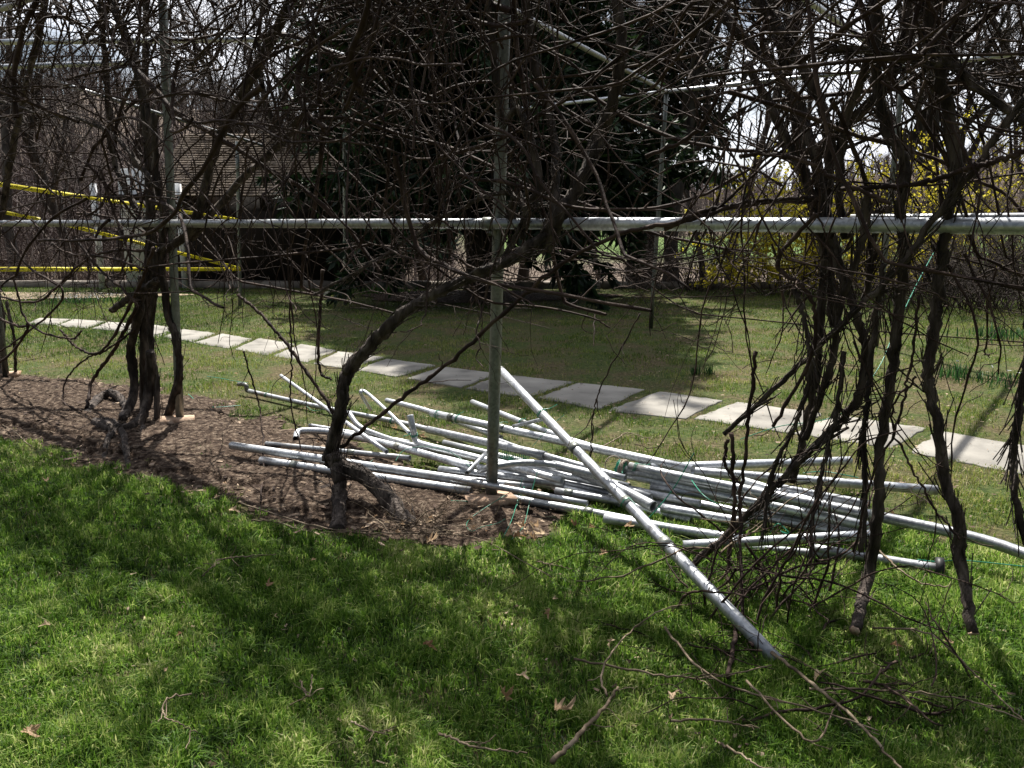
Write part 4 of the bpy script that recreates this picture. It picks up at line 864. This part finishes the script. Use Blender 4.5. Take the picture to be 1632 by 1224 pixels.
vine('grape vine with one long trunk bowed over the pipe pile to the middle post', G(600, 830),
     [([(655, 842), (622, 797), (588, 764), (552, 745), (526, 730)], .040, .040, -.47, (0,)),
      ([(539, 846), (541, 800), (540, 755), (530, 722)], .036, .038, -.52, (0,)),
      ([(524, 735), (534, 690), (545, 650), (549, 610), (564, 580), (600, 540), (650, 495), (700, 465), (750, 442), (800, 420), (845, 395), (872, 365), (886, 300), (880, 200), (852, 100), (840, 0), (850, -80)], .034, .017, (-.5, -.5, -.5, -.48, -.46, -.42, -.36, -.3, -.24, -.2, -.15, -.08, .0, .1, .1, .1, .1), ()),
      ([(868, 395), (890, 350), (928, 285), (960, 205), (985, 130), (990, 40), (970, -60)], .036, .018, (-.07, -.07, 0, .1, .1, .1, .1), ()),
      ([(800, 420), (830, 360), (836, 330), (800, 306), (740, 330), (690, 355), (600, 415), (500, 470)], .014, .009, -.09, ()),
      ([(835, 380), (815, 330), (860, 300), (830, 180), (800, 190), (790, 100), (775, -30)], .018, .015, -.05, ())],
     [([(545, 712), (620, 650), (702, 589), (790, 512), (886, 427), (993, 372), (1100, 350), (1180, 328), (1292, 318)], .010, .009, (-.48, -.42, -.35, -.3, -.22, -.15, -.1, -.1, 0)),
      ([(703, 40), (712, 80), (716, 130), (725, 170)], .005, .004, -.2),
      ([(545, 40), (575, 70), (592, 90), (585, 120), (560, 145), (548, 165)], .0065, .005, -.35),
      ([(560, 152), (590, 170), (610, 190), (612, 215), (610, 240)], .006, .005, -.35),
      ([(600, 310), (640, 335), (700, 350), (730, 370)], .006, .006, -.2),
      ([(380, 470), (420, 505), (465, 560), (520, 640), (545, 690)], .009, .010, -.1),
      ([(388, 560), (400, 600), (415, 660), (420, 740), (415, 800)], .006, .004, -.12),
      ([(465, 420), (462, 500), (465, 590), (463, 640), (490, 740), (560, 800)], .006, .004, -.15),
      ([(515, 430), (508, 520), (510, 590), (528, 605)], .010, .007, .05),
      ([(1020, 500), (960, 610), (945, 665), (940, 740)], .0035, .003, .1)],
     -.45, 1.4, (1.5, 3.0), 270, 20, cl=.25, sc_=sAt(760), rs=.85, top=(300, -.35, 1.2, 2.35, 3.3))
vine('grape vine with a fan of hanging trunks in front of the forsythia at the right', G(1380, 990),
     [([(1362, 1005), (1384, 920), (1398, 820), (1405, 700), (1420, 600), (1430, 520), (1440, 420), (1437, 330), (1442, 260), (1412, 200), (1396, 100), (1404, -60)], .020, .017, -.05, ()),
      ([(1552, 1010), (1532, 900), (1526, 830), (1505, 760), (1496, 680), (1478, 600), (1490, 520), (1500, 430), (1510, 350), (1522, 280), (1505, 150), (1482, 50), (1470, -80)], .019, .018, -.05, ()),
      ([(1095, 905), (1180, 830), (1242, 770), (1292, 718), (1345, 665), (1372, 620), (1378, 550), (1362, 500), (1340, 430), (1312, 340), (1300, 250), (1262, 150), (1205, 80), (1120, -10)], .014, .022, (-.1, -.1, -.08, -.05, 0, 0, 0, 0, 0, .05, .05, .1, .1, .1), ()),
      ([(1330, 520), (1322, 440), (1318, 350), (1322, 250), (1310, 170), (1250, 60), (1180, -40)], .018, .018, .1, ()),
      ([(1380, 480), (1390, 400), (1400, 340), (1420, 330)], .014, .012, .1, ()),
      ([(1262, 770), (1282, 690), (1300, 600), (1308, 500), (1312, 400), (1290, 300), (1240, 190), (1190, 100)], .014, .016, .02, ()),
      ([(1282, 700), (1306, 640), (1330, 560), (1340, 480), (1370, 400), (1385, 300)], .013, .012, -.08, ()),
      ([(1154, 692), (1240, 614), (1329, 529), (1420, 440), (1480, 360), (1560, 260), (1640, 150)], .010, .011, -.12, ()),
      ([(1665, 420), (1640, 540), (1626, 640), (1616, 720), (1620, 800), (1650, 900)], .012, .012, -.1, ()),
      ([(1345, 560), (1336, 640), (1318, 720), (1300, 800), (1290, 900)], .009, .007, -.12, ()),
      ([(1410, 420), (1392, 520), (1385, 620), (1375, 700), (1380, 800), (1372, 880)], .010, .008, -.1, ()),
      ([(1265, 460), (1284, 520), (1290, 600), (1262, 690), (1228, 760), (1215, 860)], .009, .007, -.14, ()),
      ([(1350, 380), (1338, 300), (1345, 200), (1380, 100), (1390, 0), (1380, -60)], .016, .013, .0, ()),
      ([(1300, 250), (1345, 200), (1400, 150), (1440, 60), (1450, -60)], .02, .018, .15, ()),
      ([(1640, 200), (1560, 140), (1515, 100), (1478, 103), (1418, 86), (1360, 78), (1305, 82)], .014, .010, -.12, ())],
     [([(1640, 238), (1595, 255), (1545, 268), (1470, 292), (1400, 298), (1340, 302)], .009, .008, -.15),
      ([(1060, 365), (1120, 338), (1200, 322), (1290, 316), (1300, 330)], .009, .007, -.1),
      ([(1300, 340), (1240, 420), (1290, 470), (1296, 560), (1232, 680)], .008, .007, -.2),
      ([(1225, 28), (1215, 50), (1218, 85), (1235, 112), (1275, 160)], .009, .008, -.3),
      ([(1180, 250), (1210, 245), (1280, 255), (1330, 285), (1420, 325)], .008, .007, -.2),
      ([(1030, 250), (1110, 210), (1150, 130), (1170, 40), (1180, -40)], .009, .008, .0),
      ([(1160, 700), (1156, 740), (1180, 770)], .008, .006, -.1),
      ([(1165, 690), (1170, 800), (1160, 920), (1172, 1000), (1160, 1080)], .008, .007, -.15),
      ([(1205, 560), (1190, 700), (1180, 820), (1185, 980), (1200, 1030)], .0075, .006, -.18),
      ([(1465, 470), (1455, 560), (1440, 640), (1420, 700), (1390, 760), (1360, 880)], .005, .004, -.2),
      ([(1460, 600), (1420, 660), (1450, 740), (1490, 810), (1530, 860)], .004, .004, -.2)],
     -2.9, -1.1, (1.4, 2.8), 160, 36, cl=.6, sc_=sAt(1350), rs=.62, top=(260, -3.4, -.95, 2.25, 3.0))
vine('part of a grape vine crowding the far left edge of the photo', G(-80, 640),
     [([(5, 605), (2, 520), (-10, 420), (10, 300), (30, 180), (60, 60), (80, -60)], .03, .022, .1, (0,)), ([(25, 600), (22, 540), (10, 480)], .014, .012, .0, (0,))],
     [([(-20, 330), (40, 420), (100, 470), (30, 540), (-20, 570)], .010, .008, -.1)], 4.3, 7.2, ZR, 240, 24)
# cut vine brushwood hanging and lying by the leaning pipe
def bundle(label, cx, cy, n, h, rad, lean, name='vine_cuttings', mat='cane', r=.0042, tall=True):
    c = G(cx, cy); root = empty(name, (float(c[0]), float(c[1]), 0)); P0 = rng.normal(0, rad, (n, 3))*[1, .6, 0]; P0[:, 2] = .01
    if tall: D = np.stack([rng.normal(lean, .35, n), rng.normal(.05, .3, n), np.full(n, 1.)], 1); bias = (0, 0, .0)
    else: D = np.stack([rng.normal(0, 1, n), rng.normal(0, .6, n), np.abs(rng.normal(.1, .25, n))], 1); bias = (0, 0, -.03)
    L = walk(P0, D, rng.uniform(.4, 1.0, n)*h, 18, .13, bias, .03); L[..., 2] = np.where(L[..., 2] < .008, .008+np.abs(L[..., 2]-.008)*.2, L[..., 2])
    Rr = r*rng.uniform(.5, 1.5, (n, 1))*np.linspace(1, .5, 18); Rr[:, ::3] *= 1.25; mb = MB(); mb.add(*tubes(L, Rr, 5))
    p, d, r_, t = sprout(L, Rr, 5, .1, 1, .9); l2 = walk(p, d, rng.uniform(.04, .3, len(p)), 8, .22); l2[..., 2] = np.maximum(l2[..., 2], .006); mb.add(*tubes(l2, np.maximum(r_*.5, .0016)[:, None]*np.linspace(1, .6, 8), 4))
    o = mb.build('canes', M[mat], root); o['kind'] = 'stuff'; tag(root, label, 'cuttings')
bundle('upright tangle of brown vine cuttings over the front of the pipe pile', 1195, 985, 9, 1.05, .12, .14, r=.0038)
bundle('second spray of vine cuttings between the leaning pipe and hanging trunks', 1260, 960, 8, .8, .12, .15, r=.004)
def knot(label, px_, py_, off, n, ln, rad):
    c = PR(px_, py_, off); root = empty('vine_cuttings', (float(c[0]), float(c[1]), 0)); c = np.array([0, 0, max(c[2], .2)])
    for mat, k in (('cane', n), ('dead', n//3)):
        P0 = c+rng.normal(0, rad, (k, 3))*[1, .6, .8]; D = rng.normal(0, 1, (k, 3))*[1.3, .5, 1]; D[:, 2] -= .25
        L = walk(P0, D, rng.uniform(.35, 1., k)*ln, 20, .11, (0, 0, -.02), .07); L[..., 2] = np.where(L[..., 2] < .012, .012+np.abs(L[..., 2]-.012)*.2, L[..., 2])
        Rr = .0032*rng.uniform(.6, 1.6, (k, 1))*np.linspace(1, .5, 20); Rr[:, ::4] *= 1.3; mb = MB(); mb.add(*tubes(L, Rr, 5))
        p, d, r_, t = sprout(L, Rr, 4, .1, 1, .8); l2 = walk(p, d, rng.uniform(.04, .22, len(p)), 8, .2); l2[..., 2] = np.maximum(l2[..., 2], .006); mb.add(*tubes(l2, np.maximum(r_*.5, .0013)[:, None]*np.linspace(1, .6, 8), 4))
        o = mb.build('canes' if mat == 'cane' else 'dry_canes', M[mat], root); o['kind'] = 'stuff'
    tag(root, label, 'cuttings')
knot('knotted tangle of cut canes wrapped round the lower end of the leaning pipe', 1165, 925, -.35, 15, 1.0, .09)
knot('looser knot of dry canes hanging right of the leaning pipe', 1255, 960, -.30, 11, .95, .12)
bundle('sprawl of vine cuttings on the grass at the lower right', 1330, 1080, 14, .75, .22, 0, tall=False)
bundle('thin scatter of vine cuttings at the bottom right corner', 1480, 1120, 7, .6, .25, 0, tall=False)
bundle('small heap of twigs on the soil by the bowed trunk base', 680, 845, 22, .28, .1, 0, mat='dead', r=.003, tall=False)

# single fallen sticks
STK = [('long thin bare stick arching on the grass at the lower middle', [(915, 1050), (1050, 1075), (1130, 1080), (1230, 1060)], .004),
       ('thick fallen branch on the grass at the bottom middle', [(880, 1215), (930, 1165), (965, 1125), (985, 1095)], .008),
       ('long stick reaching to the bottom right corner', [(1230, 1040), (1320, 1110), (1390, 1175), (1440, 1230)], .006),
       ('curved stick bowing left of the leaning pipe foot', [(968, 1110), (960, 1070), (1000, 1010), (1060, 970), (1120, 960)], .004),
       ('straight pale stick near the bottom below the leaning pipe', [(1070, 1149), (1130, 1148), (1210, 1160)], .004),
       ('long dark trailing cane on the bed edge left of the bowed trunk', [(380, 800), (470, 830), (560, 848), (650, 850), (760, 858), (880, 920)], .0045),
       ('pale stick lying on the soil edge left of the bowed trunk', [(400, 830), (440, 832), (500, 848), (600, 845)], .004),
       ('bent pale stalk on the near lawn at the bottom left', [(305, 1106), (265, 1115), (262, 1140), (290, 1155), (315, 1168)], .003),
       ('short twig on the near lawn left of centre', [(478, 1085), (492, 1110), (497, 1075)], .003),
       ('small forked twig on the grass below the middle post', [(855, 895), (880, 900), (912, 906)], .003),
       ('stick lying on the lawn behind the pipe fan', [(960, 712), (985, 698), (1000, 690), (1040, 700)], .005),
       ('thin straight stick on the lawn right of the pipe fan', [(1120, 735), (1180, 736), (1250, 742)], .003),
       ('pale stick on the bare soil at the left edge', [(65, 626), (85, 622), (105, 618)], .005),
       ('grey stick in the shade at the bed edge far left', [(0, 675), (25, 690), (50, 712)], .005),
       ('long red brown stick crossing the grass at the lower right', [(1390, 1000), (1480, 1010), (1560, 1080), (1632, 1150)], .004),
       ('tan cane curving across the grass between the leaning pipe foot and bottom edge', [(1060, 1000), (1110, 1060), (1180, 1100), (1290, 1128), (1400, 1165)], .0045),
       ('forked tan stick in the grass below the leaning pipe foot', [(1190, 1085), (1290, 1180), (1330, 1130), (1350, 1110)], .004),
       ('long tan cane running flat toward the right edge', [(1290, 1098), (1400, 1100), (1520, 1112), (1640, 1150)], .004),
       ('thin pale twig at the bottom edge right of centre', [(1150, 1185), (1200, 1215), (1240, 1240)], .004),
       ('thin stick in the shade left of the fallen branch', [(700, 1170), (760, 1190), (840, 1200)], .004),
       ('dark broken twig on the shaded lawn in the middle left', [(560, 1150), (600, 1168), (628, 1162)], .003),
       ('pale thin stick in the shaded grass left of centre', [(345, 892), (395, 886), (440, 884)], .0035),
       ('little bent twig in the shaded grass near the left', [(322, 918), (340, 902), (352, 895)], .003),
       ('broken branch end on the grass at the right below the hanging trunk', [(1395, 870), (1430, 905), (1470, 930), (1510, 935)], .005)]
for lb, pts, r in STK:
    L = spline([G(a, b_, (.06 if inpoly(np.array([float(a)]), np.array([float(b_)]), FRONT)[0] else .022)+.02*(i % 2)) for i, (a, b_) in enumerate(pts)], 30, .002); m2 = MB(); Rr = np.linspace(r, r*.5, 30); Rr[::7] *= 1.12; m2.add(*tubes(L, Rr, 7, .04, cap=True))
    p, d, r_, t = sprout(L[None], Rr[None], 3, .2, .9, .8); q = walk(p, d*[1, 1, .2], .07, 6, .2); m2.add(*tubes(q, np.full((3, 6), .0016), 4))
    tag(m2.build('fallen_stick', M['dead']), lb, 'stick', 'sticks lying on the ground')

# dry leaves: curled lobed maple or oak leaves
def leaf_mesh(seed, size):
    g = np.random.default_rng(seed); k = 40; a = np.arange(k)*2*math.pi/k
    r = np.full(k, .26)
    for c, am in zip((0, .95, -.95, 1.9, -1.9), (1, .85, .8, .5, .5)):
        dd = np.abs((a-c+math.pi) % (2*math.pi)-math.pi); r = np.maximum(r, am*g.uniform(.75, 1.1)*np.clip(1-dd/.55, 0, 1)**.8)
    r = (r+.08*g.random(k))*size; fold = g.uniform(.5, 1.3); cx_ = g.uniform(-.8, .8)
    X = np.cos(a)*r; Yv = np.sin(a)*r; ang = fold*np.sign(Yv)*np.minimum(np.abs(Yv)/size*1.6, 1.5)
    Zv = np.abs(Yv)*np.sin(np.abs(ang))+cx_*X*np.abs(X)/size+g.normal(0, .07*size, k); Yv = Yv*np.cos(ang)
    V = np.vstack([[0, 0, 0], np.stack([X*.5, Yv*.5, Zv*.3], 1), np.stack([X, Yv, Zv], 1)]); i = np.arange(k); j = (i+1) % k
    return V, [np.stack([np.zeros(k, int), i+1, j+1], 1), np.stack([i+1, i+1+k, j+1+k, j+1], 1)]
lmesh = []
for sd in range(6):
    V, f = leaf_mesh(sd, .05); tone = np.clip(.35+.12*sd+rng.normal(0, .08, len(V)), 0, 1)
    m2 = mk('dry_leaf', V, f, M['deadleaf'], attrs={'tone': tone}); C.objects.unlink(m2); lmesh.append(m2)
LEAF = [('curled tan leaf standing in the grass right of the leaf heap', 915, 835, .8), ('small tan leaf in the grass, middle one of three before the pile', 945, 840, .6), ('pale three lobed leaf on the grass left of the leaning pipe', 1000, 838, .9),
        ('pale crumpled leaf on the bed edge below the bowed trunk', 685, 862, 1.1), ('tan leaf beside the pale crumpled one at the bed edge', 668, 855, .8), ('rust brown leaf stuck upright before the slim front pipe', 678, 775, .8), ('curled leaf on the near lawn just below the middle of the photo', 680, 1027, .8),
        ('big torn brown leaf on the near lawn at the bottom centre', 805, 1110, 1.0), ('long grey curled leaf on the grass at the bottom left', 45, 1165, 1.0), ('narrow dark shrivelled leaf on the grass at the bottom centre', 893, 1130, 1.3),
        ('small pale leaf in the grass under the vine cuttings', 1073, 1110, .7), ('orange brown leaf in the grass right of the leaning pipe foot', 1302, 1080, .8), ('tan leaf on the soil beside the slim left pipe', 505, 705, .6), ('bright tan leaf behind the pile left of its bowed tube', 630, 682, .9),
        ('crumpled leaf behind the elbow bound with wire', 672, 695, .9), ('pale leaf on the lawn left of the thin straight tube', 375, 595, .6), ('small leaf at the bed edge in front of the far left pipe end', 370, 812, .8), ('pale stone coloured leaf on the soil at the far left', 32, 628, .8),
        ('pale leaf on the lawn by the left soil edge', 147, 596, .7), ('flat brown leaf on the grass beside the hanging right trunk', 1425, 825, 1.0), ('grey green leaf in the shaded grass at the left', 75, 765, .9)]
for i in range(16): LEAF.append((1, rng.uniform(40, 1600), rng.uniform(880, 1210), rng.uniform(.3, .7)))
for i in range(9): LEAF.append((None, 838+rng.uniform(-30, 34), 845+rng.uniform(-12, 14), rng.uniform(.7, 1.1)))
for i in range(14): LEAF.append((0, rng.uniform(600, 900), rng.uniform(800, 850), rng.uniform(.35, .6)))
for i in range(22):
    f_ = rng.random(); LEAF.append((0, 60+f_*620, 715+f_*140+rng.normal(0, 9), rng.uniform(.25, .5)))
for i, (lb, px_, py_, s_) in enumerate(LEAF):
    p = G(px_, py_, (.055 if inpoly(np.array([float(px_)]), np.array([float(py_)]), FRONT)[0] else .035) if lb is not None else .045+.05*rng.random()); o = lmesh[i % 6].copy(); o.name = 'dry_leaf'; C.objects.link(o); o.location = p; s_ *= 1.0
    o.scale = (s_, s_, s_); o.rotation_euler = (rng.normal(0, .5), rng.normal(0, .5), rng.uniform(0, 6.28))
    if lb is None: lb2, gp = 'tan leaf in the heap of dry leaves right of the middle post foot', 'leaves of the dry leaf heap'
    elif lb == 1: lb2, gp = 'small dry leaf scrap dropped on the near lawn', 'leaf scraps on the near lawn'
    elif lb == 0: lb2, gp = 'small brown leaf scrap along the near edge of the soil bed', 'leaf scraps on the soil'
    else: lb2, gp = lb, 'single dry leaves'
    tag(o, lb2, 'leaf', gp)

# weeds, bulb tufts, snowdrops
def tuft(name, lb, px_, py_, n, h, rad, wd, mat, fl=0, cat='plant'):
    c = G(px_, py_); root = empty(name, (float(c[0]), float(c[1]), .01)); x = rng.normal(0, rad, n); y = rng.normal(0, rad, n)
    V, f, at_ = blades(x, y, np.zeros(n), h*rng.uniform(.5, 1.1, n), np.full(n, wd), np.clip(rng.normal(.6, .3, n), 0, 1), .5); mk('leaves', V, f, M[mat], root, attrs={'tone': at_})
    if fl:
        x = rng.normal(0, rad, fl); y = rng.normal(0, rad, fl); z = h*rng.uniform(.8, 1.1, fl); V = []; 
        for a_, b_, c_ in zip(x, y, z):
            q = rng.normal(0, .012, (4, 3)); V.append(q+[a_, b_, c_])
        _f = mk('flowers', np.array(V).reshape(-1, 3), [np.arange(fl*4).reshape(fl, 4)], M['petal'], root, attrs={'tone': np.ones(fl*4)}); _f['kind'] = 'stuff'
    tag(root, lb, cat)
tuft('weed_clump', 'bright green weed clump on the bare soil left of the pile', 318, 725, 260, .05, .07, .010, 'weed')
tuft('weed_clump', 'small green weed below the larger clump on the soil', 357, 752, 90, .035, .03, .007, 'weed')
tuft('weed_clump', 'green weeds under the left pipe ends', 440, 757, 160, .045, .07, .007, 'weed')
tuft('daffodil_clump', 'tuft of upright bulb leaves on the lawn at the right', 1522, 603, 90, .20, .10, .012, 'bulb')
tuft('daffodil_clump', 'low bulb leaf tuft with pale flowers right of the tall tuft', 1590, 610, 90, .12, .2, .012, 'bulb', 8)
tuft('daffodil_clump', 'left one of two little bulb tufts behind the slabs', 1108, 598, 45, .12, .02, .009, 'bulb')
tuft('daffodil_clump', 'right one of two little bulb tufts behind the slabs', 1130, 598, 45, .11, .03, .009, 'bulb')
tuft('snowdrop_patch', 'patch of small white flowers in the grass before the shed', 118, 484, 200, .14, .28, .012, 'bulb', 60)
tuft('snowdrop_patch', 'second patch of white flowers right of the first before the shed', 168, 481, 150, .13, .25, .012, 'bulb', 34)
tuft('daffodil_clump', 'bulb leaves beside the bramble at the right edge of the lawn', 1600, 540, 160, .2, .25, .014, 'bulb', 2)
tuft('weed_clump', 'green clump at the foot of the stone edging left of the evergreen', 612, 468, 150, .22, .35, .02, 'weed')
